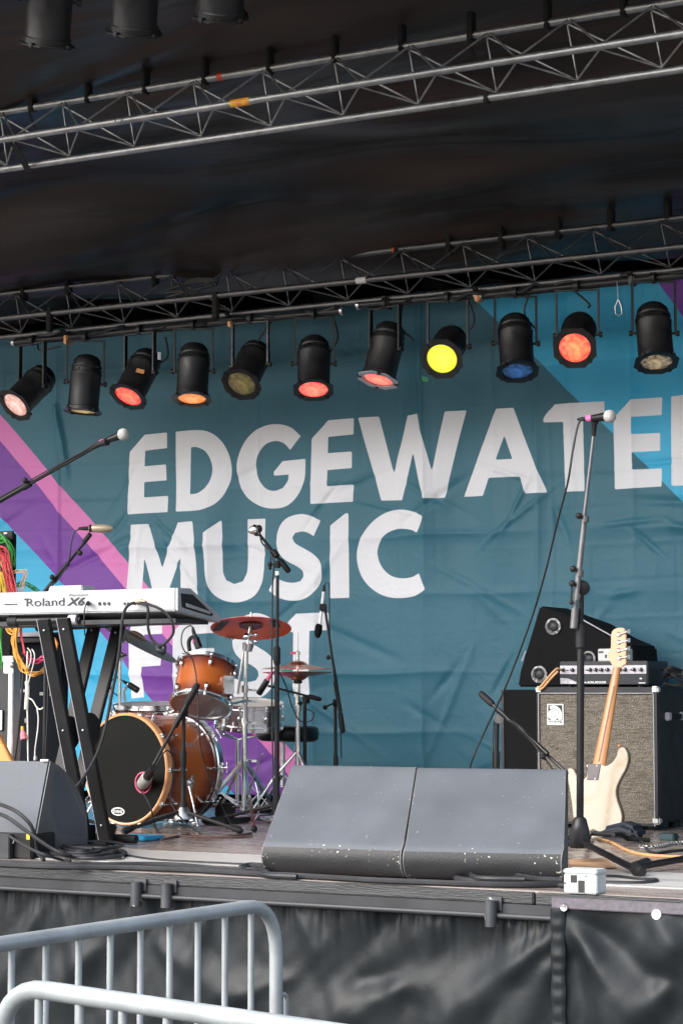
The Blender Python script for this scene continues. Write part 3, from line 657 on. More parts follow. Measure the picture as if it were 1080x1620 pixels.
LMP = [('tilted par can with a pale pinkish lens at the left end of the row', (30, 641), (72, 588), 'lamp_pink_white', 541),
 ('upright par can with a dim yellow lens beside the leftmost tilted lamp', (132, 650), (139, 562), 'lamp_dim_yellow', 534),
 ('par can with a strip of tan tape and glowing red lens above the letter E', (206, 627), (236, 558), 'lamp_red', 524),
 ('upright par can showing a glowing amber ring above the letter D', (305, 630), (307, 545), 'lamp_amber', 515),
 ('tilted par can with an unlit dull gold lens in a brown gel frame', (384, 608), (408, 548), 'lamp_dull_gold', 506),
 ('upright par can with a glowing red lens right of the dull gold one', (496, 616), (497, 535), 'lamp_coral', 498),
 ('par can whose red lens sits in a silver octagonal gel frame', (598, 600), (620, 512), 'lamp_coral', 482),
 ('par can with a bright lemon yellow lens', (697, 570), (719, 530), 'lamp_yellow', 472),
 ('upright par can with a dim blue lens over the diagonal banner edge', (816, 587), (815, 500), 'lamp_blue', 463),
 ('par can aimed straight forward with an orange red lens before the blue corner', (904, 553), (922, 508), 'lamp_orange_red', 454),
 ('upright par can with a dim warm lens at the right end of the row', (1034, 573), (1034, 482), 'lamp_warm', 440)]
for i, (lab, lc, bc, mm, yb_) in enumerate(LMP):
    L_ = .32
    o = par(i, lab, lc, bc, mm, YL-.02, yb_, L_=L_, silver=(i == 6))
    if i == 2:
        c_ = P(222, 590, YL-.12)
        MB().box(P(222, 587, YL-.135), RGT*.022+UPV*-.006, UPV*.011+RGT*.004, FWD*.0015).build('tape_strip', M['orange_wood'], o)
        MB().box(P(252, 563, YL-.12), RGT*.009, UPV*.021, FWD*.0015).build('white_tag', M['gel_silver'], o)
    if i == 7:
        MB().box(P(672, 600, YL-.15), RGT*.016-UPV*.004, UPV*.012, FWD*.003).build('gel_scrap', pm('green_gel', (.01, .16, .06), .3), o)
# front row, seen from behind
YF = 6.6
zf = P(200, -150, YF).z
for i, (lab, lc, bc) in enumerate((('black par can at the top left corner seen from behind, first of the front row', (72, 62), (88, -60)),
        ('black par can seen from behind, second of the front row at the top left', (209, 40), (222, -80)), ('black par can seen from behind, third of the front row at the top edge', (346, 12), (356, -105)))):
    par(20+i, lab, lc, bc, 'lamp_warm', YF, 0, toward=-1, L_=.32, zbar=zf)
a, b_ = P(-200, -130, YF), P(1300, -300, YF); a.z = b_.z = zf
t = thing('lighting_bar', 'front lighting bar above the top left lamps', 'lighting bar', (a+b_)/2); MB().tube([a, b_], .024, 16).build('pipe', M['black_steel'], t)
for px_ in (100, 500, 1000):
    p = P(px_, -200, YF); MB().bx((p.x-.01, YF-.01, zf), (p.x+.01, YF+.01, roof_z(YF)-.01)).build('drop_arm', M['black_steel'], t)

# feed cables draped along the bars, a carabiner on its wire
def cable(label, pts, r=.0045, mat='cable_black', n=6, group=None, name='cable', cat='cable'):
    pts = cr(pts, n); o = MB().tube(pts, r, 8).build(name, M[mat]); return tag(o, label, cat, group)
r = random.Random(4)
for lab, (xa, ya_), (xb, yb2) in (('black feed cable wound along the left lighting bar', (60, 530), (530, 487)), ('black feed cable sagging along the right lighting bar', (640, 472), (1090, 428))):
    pts = []
    for k in range(23):
        f = k/22; p = P(xa+(xb-xa)*f, ya_+(yb2-ya_)*f+r.uniform(-3, 9), YL+r.uniform(-.05, .04)); pts.append(p)
    cable(lab, pts, .009)
for k, (lp, bp) in enumerate((((96, 560), (60, 545)), ((262, 545), (240, 580)), ((430, 520), (412, 560)), ((520, 497), (520, 560)), ((640, 480), (655, 540)), ((735, 475), (735, 530)), ((842, 462), (846, 520)), ((900, 466), (930, 487)))):
    p0 = P(lp[0], lp[1]-12, YL+.03); p1 = P(bp[0], bp[1], YL+.06)
    mid = (p0+p1)/2+RGT*.05*(1 if k % 2 else -1)+V((0, 0, -.03))
    cable('short black lamp lead looping from the lighting bar down to a par can', [p0, mid, p1], .0055, group='short lamp leads')
p = P(977, 470, YL-.03); cb = thing('carabiner', 'small steel carabiner hanging on a thin wire between two lamps', 'carabiner', p)
lp = [P(977+dx, 474+dy, YL-.03) for dx, dy in ((0, 0), (-5, 12), (-4, 22), (1, 26), (6, 22), (5, 12), (1, 1))]
MB().tube(lp, .0032, 8, closed=True).build('hook', M['brushed_steel'], cb)
MB().tube([P(977, 474, YL-.03), P(975, 446, YL-.03)], .0012, 6).build('wire', M['brushed_steel'], cb)
# coiled multicore lying in the truss
p0 = P(305, 450, YB-.04); mb = MB()
for k in range(7):
    mb.tube(cr([P(265+r.uniform(-6, 6), 468-2*k+r.uniform(-3, 3), YB-.06+.012*k), P(305, 460-3*k+r.uniform(-4, 4), YB-.06+.012*k), P(345+r.uniform(-8, 8), 452-2*k, YB-.06+.012*k)], 5), .008, 8)
tag(mb.build('cable_bundle', M['cable_black']), 'dark bundle of cables tucked inside the rear truss', 'cable bundle')

# ================================================================ DRUM KIT
def stand_legs(t, hub, feet, r, mat, foot='black_rubber', brace=None):
    for f in feet:
        f = V(f); l = MB().tube([hub, f+V((0, 0, .012))], r, 10).build('leg', M[mat], t)
        d = (f+V((0, 0, .012))-hub).normalized(); e = f+V((0, 0, .012))
        MB().tube([e-d*.035, e-d*.01, e+d*.012], [r*1.6, r*1.9, r*1.5], 10).build('rubber_foot', M[foot], l)
        if brace:
            m_ = hub.lerp(f, .55); MB().tube([brace, m_], r*.8, 8).build('brace', M[mat], t)
# ---- bass drum
base = PF(197, 1309); BR = .272
ax = V((.125, .992, 0)).normalized(); rt = V((ax.y, -ax.x, 0))
bc_ = V((base.x, base.y, FL+BR+.012)); BL = .40
bd_ = thing('bass_drum', 'large sunburst bass drum with black front head lying on its side', 'bass drum', (base.x, base.y, FL))
def dpt(a, r_, h): return bc_+rt*math.cos(a)*r_+Z3*math.sin(a)*r_+ax*h
o = MB().lathe([(BR-.012, .03+(BL-.03)*k/12) for k in range(13)], bc_, ax, 72, cap=False).build('shell', M['sunburst'], bd_)
inv = [(V(v.co)+ORG[bd_.name]-bc_).dot(ax) for v in o.data.vertices]; attr(o, 'fade', [(h-.03)/(BL-.03) for h in inv])
for nm, h0 in (('front_hoop', 0), ('rear_hoop', BL-.01)):
    MB().lathe([(BR-.010, h0), (BR-.002, h0-.002), (BR+.003, h0+.004), (BR+.003, h0+.038), (BR-.002, h0+.04), (BR-.010, h0+.038), (BR-.010, h0)], bc_, ax, 96).build(nm, M['hoop_wood'] if h0 == 0 else M['chrome'], bd_)
# head with the microphone port cut through
port = bc_+rt*((230-199)/327/.80)+Z3*(P(230, 1238, base.y).z-bc_.z); pr = .052
mb = MB(); n_ = 72; oc = [dpt(2*math.pi*k/n_, BR-.009, .006) for k in range(n_)]
pc = [port+ax*.006+(rt*math.cos(2*math.pi*k/n_)+Z3*math.sin(2*math.pi*k/n_))*pr-ax*((port-bc_).dot(ax)) for k in range(n_)]
mb.add(oc+pc, [(k, (k+1) % n_, n_+(k+1) % n_, n_+k) for k in range(n_)]); hd = mb.build('front_head', M['drum_head'], bd_)
MB().lathe([(pr+.001, 0), (pr+.001, -.004), (pr-.006, -.005), (pr-.006, .02), (pr-.002, .02)], port+ax*.004, ax, 40, cap=False).build('port_ring', M['pink_felt'], hd)
MB().lathe([(.001, .30), (BR-.02, .30)], bc_, ax, 32).build('damper_pillow', M['pink_felt'], bd_)
# head sticker
sc0 = bc_+rt*((187-199)/327/.80)+Z3*(P(187, 1284, base.y).z-bc_.z)+ax*.004
ov = [sc0+rt*.043*math.cos(a)+Z3*.020*math.sin(a) for a in np.linspace(0, 2*math.pi, 41)[:-1]]
stk = MB().prism(ov, -ax*.0012).build('head_sticker', M['ink_white'], hd)
MB().prism([sc0-ax*.0012+rt*.0365*math.cos(a)+Z3*.0145*math.sin(a) for a in np.linspace(0, 2*math.pi, 41)[:-1]], -ax*.0006).build('sticker_field', M['ink_black'], stk)
text('lettering', 'EVANS', sc0-rt*.029-Z3*.0075-ax*.0024, rt, Z3, .058, M['ink_white'], stk, height=.015, lift=0, bold=.02)
for k in range(10):
    a = R(36*k); d = rt*math.cos(a)+Z3*math.sin(a); tg = ax.cross(d)
    for h0, s_ in ((.012, 1), (BL+.018, -1)):
        MB().box(dpt(a, BR+.008, h0+.008*s_), d*.008, tg*.013, ax*.012).build('claw', M['chrome'], bd_, bevel=.004)
        MB().cyl(dpt(a, BR+.014, h0-.02*s_), dpt(a, BR+.014, h0+.105*s_), .0032, 8).build('tension_rod', M['chrome'], bd_)
        mb = MB(); mb.tube([dpt(a, BR-.014, h0+.105*s_), dpt(a, BR+.012, h0+.105*s_)], [.010, .007], 10)
        if s_ == -1: MB().box(dpt(a, BR+.016, h0-.02*s_), tg*.028, d*.004, ax*.004).build('wing_key', M['chrome'], bd_, bevel=.0015)
        else: mb.ball(dpt(a, BR+.012, h0+.105*s_), .009, ax, 1.6, 10)
        mb.build('lug', M['chrome'], bd_)
mb = MB(); c_ = dpt(R(-14), BR+.004, .17); d = rt*math.cos(R(-14))+Z3*math.sin(R(-14)); tg = ax.cross(d)
mb.lathe([(.026, -.02), (.026, .012), (.018, .02), (.001, .022)], c_, d, 20); mb.box(c_+d*.012, tg*.045, ax*.010, d*.006)
mb.build('leg_bracket', M['chrome'], bd_, bevel=.003)
for s_ in (-1, 1):
    a0 = dpt(R(-14 if s_ > 0 else 194), BR+.006, .16)
    MB().tube([a0, V((a0.x+s_*.10, a0.y-.06, FL+.012))], .006, 10).build('spur', M['chrome'], bd_)
sp = dpt(R(22), BR-.010, .21)
text('badge_script', 'Pearl', dpt(R(24), BR-.0105, .150), ax, Z3, .095, M['silver_paint'], bd_, shear=.3, lift=.004)

# ---- generic drum (lathe along an axis)
def drum(name, label, cat, c, axis, rad, depth, shell, bottom, top='white_head', lugs=6, rim='chrome', body_group=None):
    axis = V(axis).normalized(); c = V(c)
    t = thing(name, label, cat, c-axis*depth/2)
    o = MB().lathe([(rad-.008, -depth/2+depth*k/10) for k in range(11)], c, axis, 56).build('shell', M[shell], t)
    if shell == 'sunburst': attr(o, 'fade', [.5+((V(v.co)+ORG[t.name]-c).dot(axis))/depth for v in o.data.vertices])
    for nm, s_ in (('top_rim', 1), ('bottom_rim', -1)):
        h = s_*depth/2
        MB().lathe([(rad-.006, h+s_*.010), (rad, h+s_*.012), (rad+.003, h+s_*.010), (rad+.002, h-s_*.008), (rad+.007, h-s_*.010), (rad+.007, h-s_*.014), (rad-.002, h-s_*.014), (rad-.006, h+s_*.010)], c, axis, 64).build(nm, M[rim], t)
        MB().lathe([(.001, h+s_*.003), (rad-.005, h+s_*.003), (rad-.005, h)], c, axis, 48).build('drum_head', M[top if s_ > 0 else bottom], t)
    u = axis.orthogonal().normalized(); v_ = axis.cross(u)
    for k in range(lugs):
        a = 2*math.pi*(k+.35)/lugs; d = u*math.cos(a)+v_*math.sin(a); tg = axis.cross(d)
        for s_ in (1, -1):
            mb = MB(); p = c+d*(rad+.004)+axis*s_*(depth/2-.042); 
            if depth < .2: p = c+d*(rad+.004)
            mb.ball(p, .010, axis, 1.9, 10); mb.cyl(p, c+d*(rad+.005)+axis*s_*(depth/2+.006), .003, 8); mb.ball(c+d*(rad+.005)+axis*s_*(depth/2+.0), .0065, axis, 1.4, 8)
            mb.build('lug', M['chrome'], t)
    return t
YT = 9.02
tc_ = P(323, 1085, YT)
taxis = (UPV*1.0+RGT*.14)*math.cos(R(30))+FWD*math.sin(R(30))
tom = drum('rack_tom', 'sunburst rack tom tilted above the bass drum showing its lower head', 'tom drum', tc_, taxis, .152, .215, 'sunburst', 'clear_head')
# tom holder arm
mb = MB(); a0 = P(362, 1083, YT-.02); a1 = P(388, 1108, 9.27)
mb.box(a0, RGT*.026, UPV*.045, FWD*.02); mb.cyl(a0-FWD*.02+UPV*.02, a0-FWD*.045+UPV*.02, .014, 14); mb.box(a0-FWD*.04+UPV*.02, RGT*.03, UPV*.006, FWD*.005); mb.build('mount_plate', M['chrome'], tom, bevel=.005)
MB().tube(cr([P(365, 1075, YT-.03), P(362, 1100, YT+.02), P(366, 1112, YT+.1), a1], 5), .008, 10).build('mount_arm', M['chrome'], tom)
fl = drum('floor_tom', 'low floor tom with chrome rim behind the left top of the bass drum', 'tom drum', P(238, 1170, 9.55), V((.03, -.05, 1)), .20, .36, 'sunburst', 'clear_head', lugs=8)
for (dx, dy) in ((-.2, -.05), (.2, -.05), (0, .2)):
    p = ORG[fl.name]+V((dx, dy, 0)); MB().cyl((p.x, p.y, FL), (p.x, p.y, P(238, 1170, 9.55).z+.05), .007, 10).build('leg', M['chrome'], fl)
sn = drum('snare_drum', 'chrome snare drum behind the cymbal stand', 'snare drum', P(394, 1131, 9.62), V((.10, -.10, 1)), .178, .115, 'chrome', 'white_head', lugs=8)
sn2 = thing('snare_stand', 'chrome snare stand under the chrome snare drum', 'drum stand', PF(376, 1296))
hb = P(376, 1170, 9.55); g0 = V((hb.x, hb.y, FL))
MB().cyl(g0+V((0, 0, .06)), hb, .011, 12).build('post', M['chrome'], sn2)
for a in (30, 150, 270):
    d = V((math.cos(R(a)), math.sin(R(a)), 0)); ft_ = g0+d*.22
    MB().bar(g0+V((0, 0, .25)), ft_+V((0, 0, .012)), .006, .002, d.cross(Z3)).build('leg', M['chrome'], sn2); MB().bar(g0+V((0, 0, .09)), g0+d*.12+V((0, 0, .12)), .005, .002, d.cross(Z3)).build('brace', M['chrome'], sn2)
    MB().tube([hb, hb+d*.15+V((0, 0, .03)), hb+d*.165+V((0, 0, .075))], .006, 8).build('basket_arm', M['chrome'], sn2)

# ---- cymbals: the bow profile, tilted
def cymbal(name, label, c, normal, rad, mat, hgt=.02, bell=.055, group=None, tape=False):
    t = thing(name, label, 'cymbal', c, group)
    nrm = V(normal).normalized()
    prof = [(.006, hgt+.022), (bell*.5, hgt+.020), (bell*.85, hgt+.010), (bell, hgt)]+[(bell+(rad-bell)*k/10, hgt*(1-(k/10)**1.4)) for k in range(1, 11)]
    prof2 = [(r_, h-.0012) for r_, h in prof[::-1]]
    MB().lathe(prof+prof2, V(c), nrm, 72).build('plate', M[mat], t, ang=50)
    return t
YC = 9.3
cc = P(397, 991, YC); tilt = R(20)
cn = UPV*math.cos(tilt)+FWD*math.sin(tilt)
crash = cymbal('crash_cymbal', 'brass crash cymbal, red stage light painted into its colour, tilted to show its underside', cc-cn*.01, cn, .205, 'red_lit_cymbal')
u_ = RGT; v_ = cn.cross(u_)
def under(px, py):                            # point just under the plate seen at a pixel
    d = ray(px, py); c0 = ORG[crash.name]+cn*.006; t_ = (c0-CAM).dot(cn)/d.dot(cn); return CAM+d*t_
for nm, qd in (('tape_patch', [(336, 995), (350, 980), (364, 979), (349, 994)]), ('tape_patch', [(427, 978), (437, 978), (445, 989), (431, 989)])):
    poly = [under(*k) for k in qd]; MB().prism([p-cn*.011 for p in poly], -cn*.001).build(nm, M['ink_black'], crash)
MB().lathe([(.001, .0), (.05, .0), (.06, -.004)], cc+cn*.004, cn, 32).build('bell_underside', pm('bell_shade', (.10, .02, .012), .3, .9), crash)  # shade inside the hollow bell drawn as a dark disc
MB().tube(cr([under(px, py)-cn*.0115 for px, py in ((357, 1008), (361, 1002), (363, 1009), (367, 1002), (369, 1009), (373, 1004), (376, 1008), (381, 1005), (384, 1007))], 4), .0016, 6).build('maker_mark', pm('ink_dark_red', (.16, .02, .01), .4, .6), crash)

cs = thing('cymbal_stand', 'chrome double braced stand holding the crash cymbal and the rack tom', 'cymbal stand', V((P(387, 1290, YC).x, YC, FL)))
top = P(394, 1003, YC-.03); g0 = V((P(387, 1290, YC).x, YC, FL)); mid = P(388, 1110, YC)
def up(px, py, Y=YC): return P(px, py, Y)
MB().tube([up(386, 1288), up(387, 1150)], .0135, 14).build('lower_tube', M['chrome'], cs)
MB().tube([up(387, 1160), up(390, 1024)], .0105, 14).build('upper_tube', M['chrome'], cs)
MB().tube([up(376, 1098), up(386, 1030)], .0075, 12).build('boom_tube', M['chrome'], cs)
mb = MB(); mb.tube([up(391, 1030), up(393, 1018)], [.024, .03], 14); mb.ball(up(391, 1007), .018, RGT, 1.2, 12); mb.cyl(up(386, 1004), up(405, 1004), .007, 10); mb.ball(up(405, 1004), .011); mb.ball(up(405, 1015), .012); mb.cyl(up(392, 1018), up(396, 985), .005, 8)
mb.build('tilter', M['chrome'], cs)
MB().cyl(cc-cn*.04, cc+cn*.075, .004, 8).build('top_rod', M['brushed_steel'], cs)
for py_ in (1090, 1108, 1142, 1202):
    MB().cyl(up(387, py_-6), up(387, py_+6), .0185, 14).build('memory_clamp', M['chrome'], cs, bevel=.003); mb = MB(); mb.cyl(up(387, py_), up(400, py_+2, YC-.02), .006, 8); mb.box(up(402, py_+2, YC-.02), RGT*.014, UPV*.006, FWD*.004); mb.build('wing_screw', M['chrome'], cs, bevel=.002)
hub = up(386, 1203)
for (fx, fy) in ((312, 1294), (440, 1290), (402, 1316)):
    f = PF(fx, fy); kn = hub.lerp(f, .12)+V((0, 0, .0))
    for s_ in (-.009, .009):
        l = MB().bar(hub+V((0, s_, 0)), f+V((0, s_, .012)), .010, .0022, Z3).build('leg', M['chrome'], cs)
    MB().ball(f+V((0, 0, .014)), .016, n=12).build('rubber_foot', M['black_rubber'], cs)
    MB().bar(up(386, 1283), hub.lerp(f, .52), .006, .002, Z3).build('brace', M['chrome'], cs)

ride = cymbal('ride_cymbal', 'dark bronze ride cymbal seen from below under the keyboard', P(214, 1012, 9.4), UPV*.86+RGT*.46+FWD*.22, .25, 'dark_bronze')
rs = thing('cymbal_stand', 'chrome stand with two upright tubes under the dark ride cymbal', 'cymbal stand', V((P(188, 1300, 9.4).x, 9.4, FL)))
MB().tube([P(189, 1300, 9.4), P(190, 1016, 9.4)], .009, 12).build('post', M['chrome'], rs); MB().tube([P(175, 1300, 9.5), P(175, 1040, 9.5), P(186, 1025, 9.42)], .0075, 12).build('boom_tube', M['chrome'], rs)
for py_ in (1014, 1038): 
    mb = MB(); mb.ball(P(191, py_, 9.39), .022, RGT, 1.0, 12); mb.cyl(P(182, py_+3, 9.37), P(200, py_-2, 9.37), .008, 10); mb.build('wing_screw', M['chrome'], rs)
for a in (100, 220, 340):
    d = V((math.cos(R(a)), math.sin(R(a)), 0)); g_ = ORG[rs.name]; MB().bar(g_+V((0, 0, .3)), g_+d*.25+V((0, 0, .01)), .006, .002, d.cross(Z3)).build('leg', M['chrome'], rs)

YH = 9.72
hc = P(471, 1062, YH)
hh = thing('hi_hat', 'pair of bronze hi hat cymbals coloured as in red stage light, on a chrome stand', 'hi hat', V((hc.x, YH, FL)))
for s_, h in ((1, .012), (-1, -.006)):
    prof = [(.006, .042), (.03, .040), (.045, .030), (.055, .022)]+[(.055+(.185-.055)*k/8, .022*(1-k/8)+.001) for k in range(1, 9)]
    MB().lathe(prof+[(r_, z_-.0013) for r_, z_ in prof[::-1]], hc+V((0, 0, h)), V((0.015, -.02, s_)), 64).build('hat_cymbal', M['red_lit_hat'], hh, ang=50)
MB().cyl(P(471, 1078, YH), V((hc.x, YH, FL+.05)), .0125, 14).build('lower_tube', M['chrome'], hh)
MB().cyl(P(470, 1000, YH), hc, .0032, 8).build('pull_rod', M['brushed_steel'], hh)
mb = MB(); mb.lathe([(.008, 0), (.014, .004), (.014, .02), (.008, .024), (.008, .05), (.012, .052), (.012, .066), (.006, .07)], hc+V((0, 0, .035)), Z3, 14); mb.box(hc+V((-.022, 0, .095)), RGT*.018, UPV*.006, FWD*.004); mb.build('clutch', M['chrome'], hh)
MB().box(P(463, 1033, YH-.02), RGT*.014, UPV*.007, FWD*.004).build('wing_nut', M['pink_felt'], hh, bevel=.002)
MB().lathe([(.018, 0), (.024, .004), (.02, .03), (.013, .034)], P(471, 1078, YH)+V((0, 0, -.012)), Z3, 16).build('seat_cup', M['black_rubber'], hh)
for py_ in (1120, 1185): MB().cyl(P(471, py_-5, YH), P(471, py_+5, YH), .018, 14).build('memory_clamp', M['chrome'], hh)
g_ = V((hc.x, YH, FL)); hub = P(471, 1187, YH)
for a in (210, 330, 90):
    d = V((math.cos(R(a)), math.sin(R(a)), 0)); MB().tube([hub, g_+d*.12+V((0, 0, .22)), g_+d*.26+V((0, 0, .01))], .008, 10).build('leg', M['chrome'], hh)
MB().bx((hc.x-.045, YH-.34, FL+.01), (hc.x+.045, YH-.06, FL+.03)).build('footboard', M['chrome'], hh, bevel=.006)

th_ = thing('drum_throne', 'black round padded drum seat behind the snare drum', 'stool', V((P(455, 1160, 10.05).x, 10.05, FL)))
tz = P(455, 1160, 10.05); rw = .165
MB().lathe([(.001, -.042), (rw-.02, -.042), (rw, -.03), (rw+.004, 0), (rw, .03), (rw-.02, .04), (.001, .044)], tz, V((.02, 0, 1)), 48).build('seat', M['black_satin'], th_, ang=60)
MB().cyl((tz.x-.03, 10.05, FL+.15), (tz.x-.03, 10.05, tz.z-.04), .0125, 14).build('post', M['chrome'], th_)
for a in (30, 150, 270):
    d = V((math.cos(R(a)), math.sin(R(a)), 0)); MB().bar(V((tz.x-.03, 10.05, tz.z-.22)), V((tz.x-.03, 10.05, FL+.01))+d*.26, .008, .003, d.cross(Z3)).build('leg', M['chrome'], th_)
# kick pedal
kp = thing('kick_pedal', 'chrome kick pedal standing right of the bass drum', 'pedal', PF(398, 1296))
p = [P(394, 1290, 9.35), P(393, 1255, 9.35), P(398, 1238, 9.35), P(404, 1238, 9.35), P(408, 1255, 9.35), P(409, 1288, 9.35), P(402, 1298, 9.33)]
MB().tube(p, .005, 8, closed=True).build('frame', M['chrome'], kp); MB().bx(tuple(PF(398, 1296)+V((-.045, -.1, .008))), tuple(PF(398, 1296)+V((.045, .16, .022)))).build('footboard', M['brushed_steel'], kp, bevel=.005)
MB().tube([P(398, 1240, 9.35), P(413, 1196, 9.35), P(417, 1192, 9.35)], .004, 8).build('beater', M['chrome'], kp)
pdl = thing('pedal_base', 'black pedal base between the bass drum and the cymbal stand legs', 'pedal', PF(345, 1304)); mb = MB(); p = PF(345, 1304); mb.bx(tuple(p+V((-.07, -.05, .003))), tuple(p+V((.07, .2, .03)))); mb.bx(tuple(p+V((-.06, .06, .03))), tuple(p+V((.05, .09, .10)))); mb.build('plate', M['black_steel'], pdl, bevel=.006)
MB().cyl(p+V((-.08, .07, .085)), p+V((.09, .07, .085)), .008, 12).build('axle', M['chrome'], pdl)

# ================================================================ MICROPHONES AND STANDS
def tripod(t, g0, rad, angs, mat='black_steel', hubz=.10, r=.009):
    hub = g0+V((0, 0, hubz)); MB().lathe([(.014, -.05), (.03, -.045), (.026, .0), (.018, .04), (.014, .045)], hub, Z3, 20).build('hub', M['black_rubber'], t)
    for a in angs:
        d = V((math.cos(R(a)), math.sin(R(a)), 0)); e = g0+d*rad+V((0, 0, .016))
        l = MB().tube([hub+d*.015, e], r, 10).build('leg', M[mat], t); dd = (e-hub).normalized()
        MB().tube([e-dd*.05, e-dd*.03, e, e+dd*.016], [r*1.2, r*1.7, r*1.9, r*1.2], 12).build('rubber_foot', M['black_rubber'], l)
def joint(t, p, ax_, r=.018): MB().tube([V(p)-V(ax_)*.018, V(p)+V(ax_)*.018], r, 14).build('boom_clamp', M['black_rubber'], t)
def knob_(t, a, b_): mb = MB(); mb.tube([a, b_], .0045, 8); mb.ball(b_, .013, n=12); mb.build('knob', M['black_rubber'], t)
def boom(t, a, b_, r0=.008, weight=None, mat='black_steel', grip=None):
    a, b_ = V(a), V(b_); MB().tube([a, b_], r0, 10).build('boom', M[mat], t)
    if weight: d = (b_-a).normalized(); MB().tube([a-d*.01, a+d*.004, a+d*weight, a+d*(weight+.01)], [r0*1.3, r0*2, r0*2, r0*1.4], 12).build('boom_grip', M['black_rubber'], t)
def vocal_mic(label, a, b_, head=.026, ring='pink_tape', grp='vocal microphones'):
    a, b_ = V(a), V(b_); d = (b_-a).normalized(); L_ = (b_-a).length
    t = thing('vocal_microphone', label, 'microphone', a, grp)
    MB().tube([a, a+d*(L_-head*1.5)], [.0105, .0185], 20).build('handle', M['black_satin'], t)
    MB().lathe([(.014, L_-head*1.7), (head*.95, L_-head*1.25), (head, L_-head*.95), (head, L_-head*.8), (head*.93, L_-head*.4), (head*.65, L_-head*.08), (.001, L_)], a, d, 28).build('grille', M['white_mesh'], t, ang=70)
    MB().tube([a-d*.006, a+d*.016], .0125, 18).build('tape_ring', M[ring], t)
    MB().tube([a-d*.05, a-d*.03, a-d*.004], [.005, .0085, .009], 14).build('plug', M['black_rubber'], t)
    return t
# -- tall overhead stand in the middle
g0 = PF(438, 1306); YO = g0.y
t = thing('microphone_stand', 'tall black boom stand between the crash cymbal and the hi hat', 'mic stand', g0, 'microphone stands')
MB().tube([g0+V((0, 0, .1)), P(438, 1045, YO)], .0125, 14).build('lower_tube', M['black_steel'], t)
MB().tube([P(438, 1055, YO), P(439, 905, YO)], .0085, 14).build('upper_tube', M['black_steel'], t)
MB().tube([P(438, 1052, YO), P(438, 1048, YO), P(438, 1026, YO), P(438, 1022, YO)], [.013, .0175, .0175, .01], 16).build('height_clutch', M['black_rubber'], t)
MB().tube([P(439, 910, YO), P(439, 904, YO)], .0125, 14).build('collar', M['chrome'], t)
boom(t, P(456, 903, YO+.03), P(410, 845, YO-.05), .0075, .06)
joint(t, P(439, 893, YO), UPV, .014); joint(t, P(435, 876, YO-.03), (P(410, 845, YO)-P(456, 903, YO)).normalized(), .016)
knob_(t, P(439, 893, YO), P(427, 893, YO-.02)); MB().tube([P(428, 893, YO-.02), P(429, 876, YO-.02)], .0035, 8).build('lever', M['black_rubber'], t); MB().ball(P(427, 899, YO-.02), .009).build('knob', M['black_rubber'], t)
tripod(t, g0, .36, (195, 318, 75))
m_ = thing('overhead_microphone', 'silver egg shaped microphone at the tip of the tall central boom', 'microphone', P(405, 838, YO-.06))
c_ = P(403, 838, YO-.06); d = (RGT*-1+UPV*-.22).normalized()
MB().lathe([(.001, .036), (.010, .031), (.02, .018), (.0245, .002), (.0235, -.012), (.015, -.02)], c_, d, 26).build('grille', M['silver_mesh'], m_, ang=70)
MB().lathe([(.0245, .004), (.0262, .001), (.0262, -.007), (.0235, -.011)], c_, d, 26).build('band', M['chrome'], m_, ang=70)
MB().lathe([(.019, -.012), (.019, -.03), (.008, -.038), (.001, -.039)], c_, d, 20).build('rear_cap', M['black_satin'], m_)
MB().box(P(406, 846, YO-.06), RGT*.012, UPV*.007, FWD*.01).build('clip', M['black_rubber'], m_, bevel=.003)
cable('black cable hanging from the central overhead microphone beside its stand', [P(411, 842, YO-.05), P(414, 858, YO-.05), P(426, 872, YO-.05), P(433, 890, YO-.06), P(431, 930, YO-.05), P(430, 1050, YO-.05), P(431, 1180, YO-.05), P(434, 1290, YO-.08)], .0042)
# -- condenser with foam, right of the hi hat
gs = V((P(531, 1205, 9.95).x, 9.95, FL))
t = thing('microphone_stand', 'black boom stand leaning over behind the hi hat, short tube upright at the right', 'mic stand', gs, 'microphone stands')
MB().tube([gs+V((0, 0, .1)), P(531, 1196, 9.95)], .0135, 14).build('lower_tube', M['black_steel'], t); MB().tube([P(531, 1200, 9.95), P(530, 1112, 9.95)], .009, 12).build('upper_tube', M['black_steel'], t)
boom(t, P(542, 1157, 9.9), P(513, 955, 9.85), .007, .09); MB().tube([P(538, 1126, 9.9), P(530, 1078, 9.88)], .0115, 12).build('boom_sleeve', M['black_steel'], t)
joint(t, P(532, 1112, 9.92), RGT, .02); knob_(t, P(530, 1111, 9.9), P(514, 1119, 9.85)); knob_(t, P(521, 1040, 9.86), P(519, 1040, 9.83)); tripod(t, gs, .36, (200, 320, 80))
m_ = thing('condenser_microphone', 'slim white condenser microphone with black foam tip hanging head down', 'microphone', P(509, 960, 9.84))
a, b_ = P(512, 936, 9.84), P(506, 988, 9.84)
MB().tube([a, b_], .0085, 16).build('body', M['white_plastic'], m_); MB().tube([P(513, 925, 9.84), P(512.3, 930, 9.84), a], [.004, .008, .0092], 14).build('plug', M['black_rubber'], m_)
c_ = P(503.5, 997, 9.84); MB().lathe([(.001, -.042), (.011, -.038), (.018, -.02), (.0205, .0), (.019, .022), (.012, .034), (.001, .036)], c_, (a-b_), 20).build('foam_cap', M['foam'], m_, ang=80)
MB().box(P(511, 961, 9.84), RGT*.02, UPV*.02, FWD*.016).build('clip', M['black_rubber'], m_, bevel=.006)
cable('black cable arching from the foam tipped microphone down its boom', [P(513, 926, 9.84), P(517, 922, 9.84), P(521, 932, 9.85), P(522, 1010, 9.9), P(536, 1100, 9.95), P(540, 1200, 10.0)], .003)
